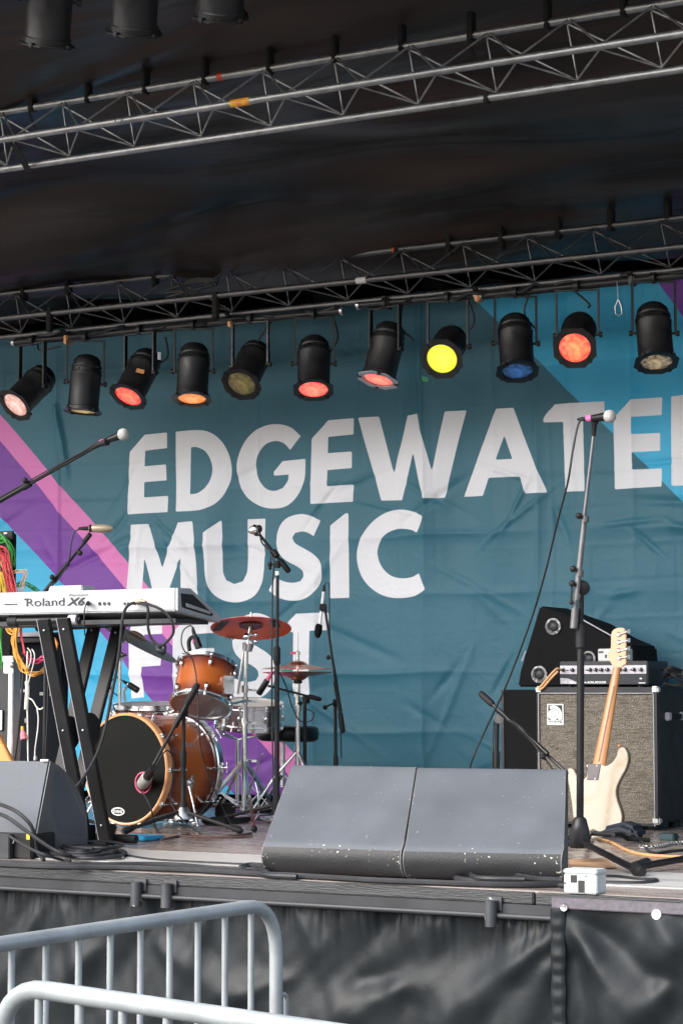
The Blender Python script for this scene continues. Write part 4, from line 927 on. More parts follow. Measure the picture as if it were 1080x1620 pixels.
# -- snare microphone on short boom
gs = V((P(482, 1200, 9.85).x, 9.85, FL))
t = thing('microphone_stand', 'short black boom stand reaching across the hi hat tube to the snare', 'mic stand', gs, 'microphone stands')
MB().tube([gs+V((0, 0, .08)), P(482, 1112, 9.85)], .010, 12).build('lower_tube', M['black_steel'], t)
boom(t, P(505, 1106, 9.68), P(424, 1085, 9.45), .006, .055); joint(t, P(484, 1107, 9.72), UPV, .02); knob_(t, P(484, 1110, 9.75), P(474, 1113, 9.72)); tripod(t, gs, .28, (190, 310, 70))
m_ = thing('drum_microphone', 'black microphone aimed down at the chrome snare drum', 'microphone', P(420, 1082, 9.45), 'drum microphones')
a, b_ = P(428, 1068, 9.45), P(409, 1098, 9.45); d = (b_-a).normalized()
MB().tube([a-d*.02, a, a+d*.03], [.006, .009, .011], 16).build('plug', M['pink_felt'], m_); MB().tube([a+d*.03, a+d*.035, b_-d*.004, b_], [.012, .0155, .0165, .014], 18).build('body', M['black_satin'], m_)
cable('thin black cable looping from the snare microphone boom down behind the hi hat', [P(428, 1066, 9.45), P(440, 1062, 9.5), P(452, 1085, 9.6), P(462, 1118, 9.68), P(474, 1140, 9.7), P(492, 1140, 9.7), P(496, 1128, 9.75), P(486, 1122, 9.8)], .0032)
# -- clip on microphones
m_ = thing('drum_microphone', 'black clip microphone standing on the rim of the sunburst rack tom', 'microphone', P(303, 1036, YT-.02), 'drum microphones')
MB().tube(cr([P(304, 1038, YT-.05), P(300, 1028, YT-.05), P(299, 1015, YT-.05), P(304, 1008, YT-.05), P(309, 1012, YT-.05)], 4), .010, 12).build('clip', M['black_rubber'], m_)
a, b_ = P(307, 1002, YT-.04), P(315, 1025, YT-.04); MB().tube([a, a.lerp(b_, .3), a.lerp(b_, .32), b_], [.009, .012, .018, .018], 16).build('body', M['black_satin'], m_)
MB().tube([P(305, 992, YT-.04), P(306, 998, YT-.04), a], [.005, .009, .010], 14).build('plug', M['black_rubber'], m_)
MB().box(P(306, 1014, YT-.055), RGT*.005, UPV*.012, FWD*.004).build('pink_tag', M['pink_tape'], m_, bevel=.002)
cable('thin black cable arching off the rack tom clip microphone and down over the drums', [P(305, 992, YT-.04), P(300, 990, YT-.05), P(290, 998, YT-.05), P(287, 1015, YT-.06), P(292, 1030, YT-.1), P(305, 1045, YT-.25), P(311, 1075, 8.72), P(314, 1120, 8.7), P(316, 1170, 8.7), P(326, 1215, 8.75), P(344, 1260, 8.8), P(362, 1298, 8.85), PF(378, 1322)], .0032)
m_ = thing('drum_microphone', 'small black clip microphone over the floor tom by the ride cymbal stand', 'microphone', P(204, 1092, 9.5), 'drum microphones')
a, b_ = P(196, 1078, 9.45), P(218, 1092, 9.45); MB().tube([a, a.lerp(b_, .35), a.lerp(b_, .4), b_], [.007, .010, .0165, .0175], 16).build('body', M['black_satin'], m_); MB().tube([a.lerp(b_, .32), a.lerp(b_, .4)], .0135, 14).build('ring', M['chrome'], m_)
MB().tube(cr([P(200, 1088, 9.46), P(196, 1094, 9.47), P(198, 1108, 9.5)], 4), .008, 10).build('clip', M['white_plastic'], m_)
cable('short black cable curling behind the floor tom microphone', [P(195, 1077, 9.45), P(184, 1072, 9.45), P(175, 1080, 9.48), P(176, 1092, 9.5), P(186, 1100, 9.52)], .0035)
# -- kick drum microphone and stand
gk = PF(290, 1314); YK = gk.y
t = thing('microphone_stand', 'low black boom stand with its arm pointing into the bass drum port', 'mic stand', gk, 'microphone stands')
MB().tube([gk+V((0, 0, .1)), P(290, 1200, YK)], .0125, 14).build('lower_tube', M['black_steel'], t); MB().tube([P(290, 1205, YK), P(291, 1128, YK)], .009, 12).build('upper_tube', M['black_steel'], t)
MB().tube([P(290, 1212, YK), P(290, 1190, YK), P(290, 1185, YK)], [.0145, .0165, .01], 16).build('height_clutch', M['black_rubber'], t)
boom(t, P(312, 1084, YK+.02), P(241, 1214, YK-.12), .008, .10); MB().tube([P(299, 1108, YK), P(277, 1150, YK-.04)], .0135, 14).build('boom_sleeve', M['black_rubber'], t); joint(t, P(291, 1127, YK), UPV, .02)
tripod(t, gk, .36, (165, 255, 350), hubz=.09); MB().lathe([(.045, 0), (.045, .012), (.025, .05), (.014, .07)], gk+V((0, 0, .055)), Z3, 20).build('base_casting', M['brushed_steel'], t)
m_ = thing('kick_microphone', 'silver headed microphone poking into the pink ringed bass drum port', 'microphone', P(236, 1226, YK-.1))
a, b_ = P(243, 1214, YK-.16), P(226, 1240, base.y-.03); d = (b_-a).normalized()
MB().tube([a, a.lerp(b_, .55), a.lerp(b_, .6)], [.016, .022, .02], 18).build('body', M['black_satin'], m_); MB().tube([a.lerp(b_, .55), a.lerp(b_, .62), b_, b_+d*.012], [.022, .029, .03, .02], 20).build('grille', M['white_mesh'], m_, ang=60)
cable('black cable dropping from the bass drum port to the stage floor', [port-ax*.02+V((0, 0, -.03)), P(238, 1275, base.y-.06), P(246, 1310, base.y-.08), PF(262, 1328)], .004)
cable('black cable wrapped round the kick microphone boom', [P(246, 1212, YK-.14), P(262, 1188, YK-.12), P(272, 1195, YK-.05), P(276, 1222, YK-.05), P(270, 1262, YK-.02), P(284, 1292, YK-.06), PF(318, 1320)], .0035)

# -- tall vocal stand at the right
gv = PF(917, 1366); YV = gv.y
t = thing('microphone_stand', 'tall vocal stand before the bass rig with grey upper tube and cast base', 'mic stand', gv, 'microphone stands')
MB().tube([gv+V((0, 0, .10)), P(918, 985, YV)], .0145, 16).build('lower_tube', M['black_satin'], t); MB().tube([P(918, 995, YV), P(919, 935, YV)], .0105, 14).build('upper_tube', M['black_satin'], t)
MB().tube([P(918, 1027, YV), P(918, 1024, YV), P(918, 988, YV), P(918, 984, YV)], [.015, .0205, .0205, .012], 18).build('height_clutch', M['black_rubber'], t)
MB().tube([P(908, 982, YV-.03), P(912.5, 912, YV-.03), P(938, 690, YV-.01)], [.008, .008, .0065], 12).build('boom', M['grey_tube'], t)
MB().tube([P(911, 949, YV-.03), P(924, 818, YV-.02)], .0105, 14).build('boom_sleeve', M['grey_tube'], t)
MB().tube([P(907, 994, YV-.03), P(909.5, 962, YV-.03)], .0155, 14).build('boom_grip', M['grey_tube'], t)
for py_, px_ in ((821, 924.5), (907, 916), (944, 912)): MB().tube([P(px_-.5, py_+5, YV-.025), P(px_+.5, py_-5, YV-.025)], .0155, 14).build('sleeve_collar', M['grey_tube'], t)
knob_(t, P(923, 818, YV-.02), P(915, 816, YV-.05)); knob_(t, P(915, 902, YV-.02), P(906, 900, YV-.05))
MB().lathe([(.03, -.012), (.03, .012), (.018, .018)], P(920, 930, YV), FWD*-1, 20).build('tilt_joint', M['black_rubber'], t)
knob_(t, P(914, 928, YV-.03), P(904, 923, YV-.05)); MB().tube([P(904, 926, YV-.05), P(903, 952, YV-.05)], .0035, 8).build('lever', M['black_rubber'], t); MB().ball(P(903, 953, YV-.05), .009).build('lever_knob', M['black_rubber'], t)
MB().lathe([(.040, 0), (.042, .01), (.036, .07), (.026, .11), (.018, .118)], gv+V((0, 0, .06)), Z3, 24).build('cast_base', M['black_steel'], t)
for fx, fy in ((1012, 1388), (842, 1352), (938, 1322)):
    e = PF(fx, fy)+V((0, 0, .02)); h = gv+V((0, 0, .085)); l = MB().tube([h, e], .013, 12).build('leg', M['black_satin'], t); d = (e-h).normalized()
    MB().tube([e-d*.06, e-d*.04, e, e+d*.02], [.014, .022, .024, .015], 14).build('rubber_foot', M['black_rubber'], l)
vm = vocal_mic('white headed vocal microphone lying level on the tall right stand', P(930, 662, YV-.02), P(971, 658, YV-.04), .0255)
MB().tube([P(938.5, 690, YV-.01), P(939, 672, YV-.015), P(940, 666, YV-.02)], [.0075, .012, .016], 14).build('clip', M['black_rubber'], vm)
cable('long black cable hanging from the right vocal microphone to the stage behind the wedges', [P(922, 663, YV-.02), P(914, 672, YV-.02), P(905, 715, YV-.03), P(897, 765, YV-.02), P(880, 830, YV+.1), P(862, 905, YV+.2), P(838, 985, YV+.4), P(800, 1085, YV+.6), P(765, 1160, YV+.8), P(742, 1218, YV+.9), PF(728, 1300)], .0042)
e = PF(1012, 1388)
t = thing('mic_stand_leg', 'black leg of another stand resting on the stage at the right edge', 'mic stand', PF(1040, 1375)); MB().tube([PF(1006, 1383)+V((0, 0, .025)), P(1100, 1355, PF(1100, 1370).y)], .013, 12).build('tube', M['black_satin'], t); MB().tube([PF(1002, 1384)+V((0, 0, .025)), PF(1022, 1378)+V((0, 0, .03))], .02, 12).build('rubber_foot', M['black_rubber'], t)  # a single leg of another stand, modelled without the rest
# -- stand behind the wedge pair, boom leaning across the bass rig
gb = V((P(785, 1215, 8.6).x, 8.6, FL))
t = thing('microphone_stand', 'black boom stand behind the right wedge, its arm slanting down to the guitar', 'mic stand', gb, 'microphone stands')
MB().tube([gb+V((0, 0, .1)), P(785, 1190, 8.6)], .014, 14).build('lower_tube', M['black_satin'], t); MB().tube([P(785, 1195, 8.6), P(786, 1142, 8.6)], .0095, 12).build('upper_tube', M['black_satin'], t)
MB().lathe([(.02, -.014), (.02, .014)], P(788, 1137, 8.58), FWD, 18).build('tilt_joint', M['brushed_steel'], t)
boom(t, P(761, 1098, 8.55), P(897, 1224, 8.45), .0075, .07); MB().tube([P(785, 1122, 8.55), P(812, 1143, 8.52)], .0115, 12).build('boom_sleeve', M['black_satin'], t); MB().tube([P(812, 1142, 8.5), P(866, 1193, 8.45)], .0095, 12).build('boom_tube', M['black_satin'], t)
knob_(t, P(862, 1190, 8.45), P(858, 1197, 8.43)); tripod(t, gb, .36, (30, 150, 270))
cable('black cable running beside the slanting boom behind the right wedge', [P(800, 1138, 8.5), P(822, 1150, 8.45), P(846, 1180, 8.45), P(870, 1212, 8.45), P(880, 1225, 8.45)], .0042)
cable('black cable hanging beside the upright tube behind the wedge pair', [P(781, 1142, 8.55), P(779, 1170, 8.55), P(779, 1200, 8.55), P(780, 1240, 8.6)], .004)

# -- keyboard player's microphones at the left
gl = PF(-150, 1330); t = thing('microphone_stand', 'long boom reaching in from the left edge above the keyboard', 'mic stand', gl, 'microphone stands')
MB().tube([gl+V((0, 0, .1)), P(-120, 860, gl.y)], .013, 14).build('lower_tube', M['black_satin'], t); YG = gl.y
boom(t, P(-190, 900, YG), P(160, 702, YG), .0075, .08); MB().tube([P(-80, 838, YG), P(45, 767, YG)], .0115, 12).build('boom_sleeve', M['black_satin'], t); MB().tube([P(38, 771, YG), P(48, 765, YG)], .015, 14).build('sleeve_collar', M['black_rubber'], t); knob_(t, P(43, 767, YG), P(40, 760, YG-.02)); tripod(t, gl, .36, (30, 150, 270)); joint(t, P(-120, 861, YG), UPV)
vm = vocal_mic('white headed vocal microphone on the long boom above the keyboard', P(161, 700, YG), P(202, 685, YG), .0265)
MB().tube([P(146, 709, YG), P(158, 702, YG), P(170, 699, YG-.01)], [.009, .013, .016], 14).build('clip', M['black_rubber'], vm)
cable('thin cable running along the long keyboard boom to its vocal microphone', [P(150, 702, YG-.01), P(130, 715, YG-.01), P(80, 742, YG-.012), P(30, 770, YG-.012), P(-40, 810, YG-.01)], .003)
Y8 = 8.35
gt = V((P(71, 1215, Y8).x, Y8, FL)); t = thing('microphone_stand', 'black stand behind the keyboard rising to the tan microphone', 'mic stand', gt, 'microphone stands')
MB().tube([gt+V((0, 0, .1)), P(74, 935, Y8)], .0105, 12).build('lower_tube', M['black_steel'], t); boom(t, P(52, 960, Y8), P(144, 846, Y8-.02), .007, .05); MB().tube([P(68, 941, Y8), P(108, 891, Y8-.01)], .0115, 12).build('boom_sleeve', M['black_satin'], t)
MB().tube([P(133, 858, Y8-.02), P(143, 845, Y8-.02)], .012, 12).build('clip', M['black_rubber'], t); knob_(t, P(123, 872, Y8-.02), P(127, 875, Y8-.04)); knob_(t, P(86, 917, Y8-.02), P(83, 913, Y8-.04)); tripod(t, gt, .33, (30, 150, 270))
m_ = thing('condenser_microphone', 'tan studio condenser microphone lying level over the pink banner stripe', 'microphone', P(158, 836, Y8-.02))
a = P(141, 836, Y8-.02); d = RGT.copy(); L_ = 38/sc(a)
MB().lathe([(.001, 0), (.012, 0), (.0165, .006), (.019, .03), (.021, .055), (.020, .075), (.016, L_-.014), (.010, L_-.002), (.001, L_)], a, d, 24).build('body', M['tan_metal'], m_, ang=45)
MB().tube([a-d*.05, a-d*.03, a], [.005, .009, .010], 14).build('plug', M['black_rubber'], m_); MB().tube([a+d*.002, a+d*.014], .0185, 18).build('clip_ring', M['black_rubber'], m_)
cable('black cable arching off the tan condenser microphone down its stand', [P(127, 837, Y8-.02), P(118, 842, Y8-.02), P(113, 860, Y8-.03), P(110, 884, Y8-.03), P(104, 899, Y8-.02), P(90, 920, Y8-.02), P(76, 945, Y8-.03), P(76, 1100, Y8-.03), P(72, 1210, Y8-.03)], .0035)

# ================================================================ KEYBOARD AND ITS STAND
YK0 = 7.52
kx0, kx1 = P(-130, 955, YK0).x, P(278, 948, YK0).x
zt, zl = P(100, 935, YK0).z, P(100, 970, YK0).z
kb = thing('keyboard', 'white electronic keyboard seen from its back panel on a black X stand', 'keyboard', ((kx0+kx1)/2, YK0+.17, zl))
dpth = .335
prof = [(YK0, zt), (YK0, zl), (YK0+.03, zl-.006), (YK0+dpth, zl-.040), (YK0+dpth+.008, zl-.018), (YK0+dpth-.02, zl+.0), (YK0+.10, zt+.002)]
MB().prism([V((kx0, y, z)) for y, z in prof], (kx1-kx0, 0, 0)).build('case', M['white_panel'], kb, bevel=.005)
# end cheek with its dark recess and pale frame
sl2 = [(YK0+.022, zt-.022), (YK0+.03, zl+.016), (YK0+.06, zl+.010), (YK0+dpth-.075, zl-.016), (YK0+dpth-.06, zl-.008), (YK0+.115, zt-.024)]
ck = MB().prism([V((kx1+.0005, y, z)) for y, z in prof], (.010, 0, 0)).build('end_cheek', M['silver_paint'], kb, bevel=.003)
MB().prism([V((kx1+.0108, y, z)) for y, z in sl2], (.0012, 0, 0)).build('recess', M['ink_black'], ck)
MB().prism([V((kx1+.0122, YK0+.055, zl+.034)), V((kx1+.0122, YK0+.06, zl+.018)), V((kx1+.0122, YK0+dpth-.09, zl-.008)), V((kx1+.0122, YK0+dpth-.09, zl+.004))], (.006, 0, 0)).build('cheek_rib', M['silver_paint'], ck, bevel=.002)
MB().bx((kx0+.02, YK0+.03, zl-.05), (kx1-.02, YK0+dpth-.05, zl-.031)).build('underside', M['grey_steel'], kb)
p0, p1 = P(82, 930, YK0+.12), P(137, 930, YK0+.12)
MB().prism([V((p0.x, YK0+.09, zt)), V((p0.x+.012, YK0+.09, P(100, 926.5, YK0+.09).z)), V((p1.x-.004, YK0+.09, P(100, 926.5, YK0+.09).z)), V((p1.x, YK0+.09, zt))], (0, .10, 0)).build('control_hump', M['white_panel'], kb, bevel=.004)
def kt(px, py): return P(px, py, YK0)+V((0, -.0012, 0))
text('maker_lettering', 'Roland', kt(43, 959.5), X3, Z3, (kt(101, 0)-kt(43, 0)).x, M['ink_grey'], kb, height=kt(0, 947).z-kt(0, 959.5).z, bold=.0)
text('model_lettering', 'X6', kt(106, 958.5), X3, Z3, (kt(134.5, 0)-kt(106, 0)).x, M['ink_grey'], kb, height=kt(0, 945.5).z-kt(0, 958.5).z, shear=.3, bold=.03)
text('series_lettering', 'Fantom', kt(110, 943.5), X3, Z3, (kt(140, 0)-kt(110, 0)).x, M['ink_grey'], kb, height=kt(0, 939.5).z-kt(0, 943.5).z, shear=.3)
MB().bx(tuple(kt(8, 957)+V((0, -.002, 0))), tuple(kt(28, 955)+V((0, 0.001, 0)))).build('card_slot', M['ink_black'], kb)
r = random.Random(6)
for px_, rr in ((41, .004), (158.5, .0075), (166, .0075), (173, .0075), (198, .006), (203.5, .006), (213.5, .006), (219, .0055)):
    py_ = 955 if px_ > 100 else 948
    MB().tube([kt(px_, py_)+V((0, -.003, 0)), kt(px_, py_)+V((0, .002, 0))], rr, 14).build('jack_socket', M['ink_black'], kb)
text('jack_marks', '%%', kt(183, 956.5), X3, Z3, (kt(191, 0)-kt(183, 0)).x, M['ink_grey'], kb, height=kt(0, 953).z-kt(0, 956.5).z) if False else None
MB().tube([kt(141, 953.5)+V((0, -.004, 0)), kt(150, 956)+V((0, -.045, 0))], .0085, 12).build('plug', M['black_rubber'], kb)
MB().tube(cr([kt(139, 953)+V((0, -.006, 0)), kt(137, 965)+V((0, -.012, 0)), kt(136, 985)+V((0, -.01, 0)), kt(135, 1006)], 4), .003, 8).build('thin_lead', M['cable_black'], kb)

ks = thing('keyboard_stand', 'black double braced X stand under the white keyboard', 'keyboard stand', V((P(120, 1330, 7.7).x, 7.7, FL)))
yP0, yP1, yQ0, yQ1 = 7.42, 7.69, 7.93, 7.6
MB().tube([P(22, 983, 7.56), P(130, 981, 7.56)], .021, 16).build('top_arm', M['black_satin'], ks); MB().tube([P(112, 980, 7.55), P(124, 980, 7.55)], .024, 16).build('arm_cap', M['gel_silver'], ks)
MB().tube([P(60, 992, 7.9), P(225, 983, 7.9)], .021, 16).build('top_arm', M['black_satin'], ks); MB().tube([P(16, 983, 7.56), P(30, 983, 7.56)], .0245, 16).build('arm_cap', M['black_rubber'], ks)
for a, b_ in (((70, 980, yP0), (136, 1332, yP1)), ((101, 978, yP0), (168, 1334, yP1)), ((152, 980, yQ0), (70, 1345, yQ1)), ((190, 984, yQ0), (102, 1346, yQ1))):
    A, B = P(*a), P(*b_); B.z = max(B.z, FL+.02)
    MB().bar(A, B, .030, .012, X3).build('leg_bar', M['black_paint'], ks, bevel=.003)
    if a[0] < 120: MB().bar(A+V((-.029, -.013, 0)), B+V((-.029, -.013, 0)), .0012, .0012, X3).build('edge_highlight', M['gel_silver'], ks)
    for f in (.05, .5, .93): MB().ball(A.lerp(B, f)+V((0, -.0135, 0)), .006, n=10).build('bolt', M['brushed_steel'], ks)
for px_, py_ in ((140, 1155), (108, 1160)): MB().tube([P(px_, py_, 7.66), P(px_, py_, 7.66)+V((.012, 0, 0))], .075, 28).build('locking_disc', M['black_paint'], ks)
f0 = PF(150, 1334)+V((0, 0, .024)); MB().tube([f0, f0+V((.22, 0, 0))], .019, 16).build('foot_tube', M['black_rubber'], ks, ang=30)
MB().tube([f0+V((-.30, 0, 0)), f0], .017, 16).build('foot_bar', M['black_satin'], ks)
for px_ in (137, 168): MB().bx(tuple(PF(px_, 1336)+V((-.03, -.035, .0))), tuple(PF(px_, 1336)+V((.03, .03, .085)))).build('foot_bracket', M['black_paint'], ks, bevel=.004)
q0 = PF(90, 1346); MB().tube([q0+V((-.15, .08, .024)), q0+V((.2, .08, .024))], .018, 14).build('foot_tube', M['black_rubber'], ks)
for (a, b_) in ((PF(176, 1331)+V((0, 0, .0)), .0),): MB().bx(tuple(a+V((.0, .05, .003))), tuple(a+V((.17, .16, .03)))) 
bl = MB().bx(tuple(PF(180, 1330)+V((0, 0, .003))), tuple(PF(180, 1330)+V((.165, .16, .022)))).build('blue_tray', M['blue_plastic'], bevel=.006); tag(bl, 'flat sky blue plastic piece on the floor beside the keyboard stand foot', 'tray')
cable('thick black lead looping in the air at the right end of the keyboard', [kt(224, 955)+V((0, -.02, 0)), kt(236, 956)+V((0, -.045, 0)), kt(245, 963)+V((0, -.05, 0)), kt(243, 990)+V((0, -.04, 0)), kt(246, 1010)+V((0, -.03, 0)), kt(258, 1021)+V((0, -.02, 0)), kt(270, 1014)+V((0, -.02, 0)), kt(279, 1000)+V((0, -.02, 0)), kt(277, 980)+V((0, -.03, 0)), kt(264, 965)+V((0, -.04, 0)), kt(246, 957)+V((0, -.045, 0)), kt(232, 952)+V((0, -.04, 0))], .006)
cable('black lead hanging from the keyboard sockets across the drum kit to the wedge', [kt(226, 953)+V((0, -.01, 0)), kt(214, 957)+V((0, -.04, 0)), kt(206, 975)+V((0, -.05, 0)), kt(200, 1030)+V((0, -.05, 0)), kt(190, 1090)+V((0, -.05, 0)), kt(170, 1180)+V((0, -.05, 0)), kt(140, 1238)+V((0, -.06, 0)), kt(124, 1255)+V((0, -.08, 0)), kt(118, 1300), PF(110, 1352)], .0065)
tag(MB().tube([kt(222, 952)+V((0, -.028, 0)), kt(231, 951)+V((0, -.036, 0)), kt(240, 954)+V((0, -.04, 0))], [.008, .010, .007], 12).build('gold_plug', M['tan_metal']), 'gold jack plug in the right side of the keyboard back panel', 'plug')
cable('knot of black lead at the bottom of the keyboard loop', [kt(254, 1022)+V((0, -.02, 0)), kt(257, 1028)+V((0, -.03, 0)), kt(263, 1030)+V((0, -.02, 0)), kt(261, 1022)+V((0, -.01, 0)), kt(256, 1026)+V((0, -.03, 0)), kt(262, 1036)+V((0, -.01, 0))], .011)

# ================================================================ PATCH RACK AND CASES AT THE LEFT
YR = 8.75
rk = thing('patch_rack', 'black rack full of plugged patch leads behind the left end of the keyboard', 'rack', P(-60, 1040, YR))
a, b_ = P(-140, 1040, YR), P(20, 843, YR)
MB().bx((a.x, YR, a.z), (b_.x, YR+.04, b_.z)).build('cabinet', M['carpet_black'], rk, bevel=.006)
MB().bx((a.x, YR-.02, P(0, 855, YR).z), (P(24, 850, YR).x, YR-.003, P(0, 841, YR).z)).build('top_rail', M['black_paint'], rk, bevel=.003)
MB().bx((P(11, 846, YR).x, YR-.024, P(0, 846, YR).z), (P(16, 846, YR).x, YR-.021, P(0, 843, YR).z)).build('white_label', M['paper'], rk)
for py_ in (862, 885, 910): MB().bx((a.x, YR-.012, P(0, py_+5, YR).z), (P(19, py_, YR).x, YR-.003, P(0, py_-5, YR).z)).build('patch_panel', M['black_satin'], rk)
fc = thing('flight_case', 'black flight case with aluminium edges behind the left wedge', 'flight case', V((P(-60, 1230, YR-.05).x, YR, FL)))
a, b_ = P(-140, 1230, YR-.06), P(16, 1046, YR-.06)
MB().bx((a.x, YR-.06, FL), (b_.x, YR+.01, b_.z)).build('case_body', M['tolex'], fc)
MB().bx((b_.x-.004, YR-.068, FL), (b_.x+.026, YR+.0, b_.z)).build('edge_extrusion', M['alu_edge'], fc, bevel=.004)
MB().bx((a.x, YR-.068, b_.z-.002), (b_.x+.024, YR, b_.z+.026)).build('edge_extrusion', M['alu_edge'], fc, bevel=.004)
mb = MB(); p = P(14, 1056, YR-.08); mb.bx(tuple(p+V((-.03, -.006, -.03))), tuple(p+V((.034, .02, .04)))); mb.ball(p+V((.028, -.008, .012)), .016, n=10); mb.build('ball_corner', M['brushed_steel'], fc, bevel=.006)
p = P(0, 1140, YR-.066); mb = MB(); mb.bx(tuple(p+V((-.08, -.006, -.05))), tuple(p+V((.022, 0, .055)))); mb.build('butterfly_latch', M['alu_edge'], fc, bevel=.012); MB().bx(tuple(p+V((-.06, -.0085, -.03))), tuple(p+V((.006, -.0062, .035)))).build('latch_dish', M['black_steel'], fc)
dc = thing('equipment_case', 'dark open equipment case with white taped labels behind the keyboard stand', 'case', V((P(60, 1215, 9.4).x, 9.4, FL)))
a, b_ = P(20, 1240, 9.4), P(100, 1000, 9.4); MB().bx((a.x, 9.4, FL), (b_.x, 9.46, b_.z)).build('case_body', M['dark_navy'], dc, bevel=.008)
for (x0, y0, x1, y1) in ((24, 1090, 46, 1095), (64, 1095, 70, 1100), (80, 1095, 85, 1101)): MB().bx(tuple(P(x0, y1, 9.395)), tuple(P(x1, y0, 9.39))).build('white_label', M['paper'], dc)
for py_, mm in ((1003, 'gel_silver'), (1012, 'grey_steel')): MB().bx(tuple(P(22, py_+5, 9.39)), tuple(P(70, py_-3, 9.33))).build('rack_unit', M[mm], dc, bevel=.004)
ow = MB().prism([P(-60, 1215, 8.1), P(22, 1212, 8.1), P(-4, 1160, 8.1), P(-60, 1110, 8.1)], (0, .03, 0)).build('wooden_board', M['orange_wood'], bevel=.004); tag(ow, 'orange wooden panel edge showing behind the left wedge', 'board')
r = random.Random(21)
def bundle(n_, label, mat, pts, jit, rad, grp, Y):
    rad *= .68
    for k in range(int(n_*1.6)):
        pp = []
        jx, jy, jd = r.uniform(-1, 1), r.uniform(-1, 1), r.uniform(-.05, .0)
        for x_, y_ in pts: pp.append(P(x_+jx*jit[0]+r.uniform(-.8, .8)*jit[0], y_+jy*jit[1]+r.uniform(-.8, .8)*jit[1], Y+jd-r.uniform(0, .025)))
        cable(label, pp, rad, 'cable_'+mat, 5, grp, 'patch_lead', 'patch lead')
bundle(9, 'green patch lead arching across the upper patch panel of the rack', 'green', [(-25, 862), (-5, 852), (10, 856), (19, 876), (19, 892)], (4, 7), .0035, 'green patch leads on the upper panel', YR-.03)
bundle(6, 'green patch lead in the lower patch panel beside the red leads', 'green', [(-22, 900), (-4, 892), (8, 899), (14, 918), (16, 945)], (4, 6), .0035, 'green patch leads on the lower panel', YR-.03)
bundle(12, 'red patch lead falling from the rack behind the white keyboard', 'red', [(-8, 868), (4, 876), (11, 900), (18, 925), (26, 960)], (6, 6), .0038, 'red patch leads of the rack', YR-.08)
bundle(6, 'yellow patch lead curving down the rack left of the red leads', 'yellow', [(-12, 900), (0, 906), (6, 920), (10, 945), (12, 965)], (5, 5), .0032, 'yellow patch leads of the rack', YR-.09)
bundle(3, 'pale yellow patch lead sticking out loosely to the right of the rack', 'tan', [(22, 905), (34, 902), (40, 906), (34, 920), (30, 945), (28, 970)], (4, 3), .003, 'loose pale patch leads', YR-.05)
bundle(4, 'dark green lead drooping beside the rack above the keyboard', 'green', [(26, 928), (38, 924), (52, 930), (66, 940), (80, 950)], (4, 3), .0035, 'dark green drooping leads', YR+.1)
bundle(9, 'orange yellow cable in the long loop hanging under the keyboard', 'orange', [(22, 962), (26, 990), (22, 1015), (26, 1035), (36, 1055), (44, 1060)], (4, 4), .0045, 'orange cables under the keyboard', YR-.15)
bundle(5, 'orange cable swinging right in a shallow curve under the keyboard', 'orange', [(40, 1063), (52, 1067), (64, 1065), (74, 1058), (78, 1048)], (2.5, 3), .0045, 'orange cables in the shallow curve', YR-.05)
bundle(4, 'orange cable reaching left below the keyboard', 'orange', [(-10, 978), (4, 984), (14, 996), (24, 1004)], (3, 5), .004, 'orange cables at the left edge', YR-.15)
bundle(5, 'dark pink cable sagging between the stand legs and the orange loop', 'magenta', [(38, 1034), (48, 1044), (58, 1047), (66, 1042), (74, 1042)], (2, 3), .0055, 'dark pink cables', YR-.1)
bundle(2, 'red cable hanging just right of the orange loop', 'red', [(30, 965), (33, 990), (36, 1010), (40, 1034)], (2, 2), .006, 'red cables by the orange loop', YR-.16)
bundle(3, 'bright green lead hanging down at the far left edge below the keyboard', 'green', [(2, 985), (1, 1010), (2, 1030), (1, 1056)], (1.5, 4), .006, 'green leads at the left edge', YR-.15)
W = lambda lab, pts, rad, mat, Y=YR-.2: cable(lab, [P(x_, y_, Y) for x_, y_ in pts], rad, mat, 6)
W('white cable dropping straight below the orange loop to the floor', [(44, 1030), (43, 1060), (43, 1090), (44, 1140), (45, 1215)], .004, 'cable_white')
W('thick white cable pack hanging beside the thin white drop', [(43, 1078), (44, 1092), (43, 1105), (42, 1122)], .011, 'cable_white')
W('white cable branching right in a curve behind the stand legs', [(45, 1104), (52, 1108), (58, 1118), (64, 1122), (72, 1117)], .0032, 'cable_white')
W('white cable hanging from the branch with a white plug at its end', [(59, 1120), (61, 1135), (60, 1155), (56, 1185), (56, 1200)], .0035, 'cable_white')
tag(MB().bx(tuple(P(53, 1203, YR-.21)), tuple(P(60, 1196, YR-.19))).build('white_plug', M['white_plastic'], bevel=.003), 'white plug hanging just above the top of the left wedge', 'plug')
tag(MB().bx(tuple(P(39, 1144, YR-.21)), tuple(P(44, 1136, YR-.19))).build('white_connector', M['white_plastic'], bevel=.003), 'white connector halfway down the white cable drop', 'plug')
W('pale cable looping over the dark pink bundle', [(44, 1025), (49, 1032), (49, 1045), (44, 1060)], .003, 'cable_white')
W('second pale cable looping beside the first over the dark pink bundle', [(51, 1027), (55, 1035), (54, 1048), (48, 1070), (44, 1088)], .003, 'cable_white')
W('black cable slanting down left of the white cable drop', [(38, 1040), (37, 1070), (33, 1120), (28, 1170), (22, 1215)], .006, 'cable_black')
W('thin black cable hanging from the small pink tag', [(35, 1150), (34, 1175), (31, 1215)], .004, 'cable_black')
tag(MB().tube([P(36, 1155, YR-.21), P(37, 1160, YR-.21), P(39, 1169, YR-.21)], [.008, .014, .02], 10).build('cable_tag', pm('pink_cloth', (.65, .2, .25), .7)), 'small pink cloth tag on a hanging cable behind the left wedge', 'tag')
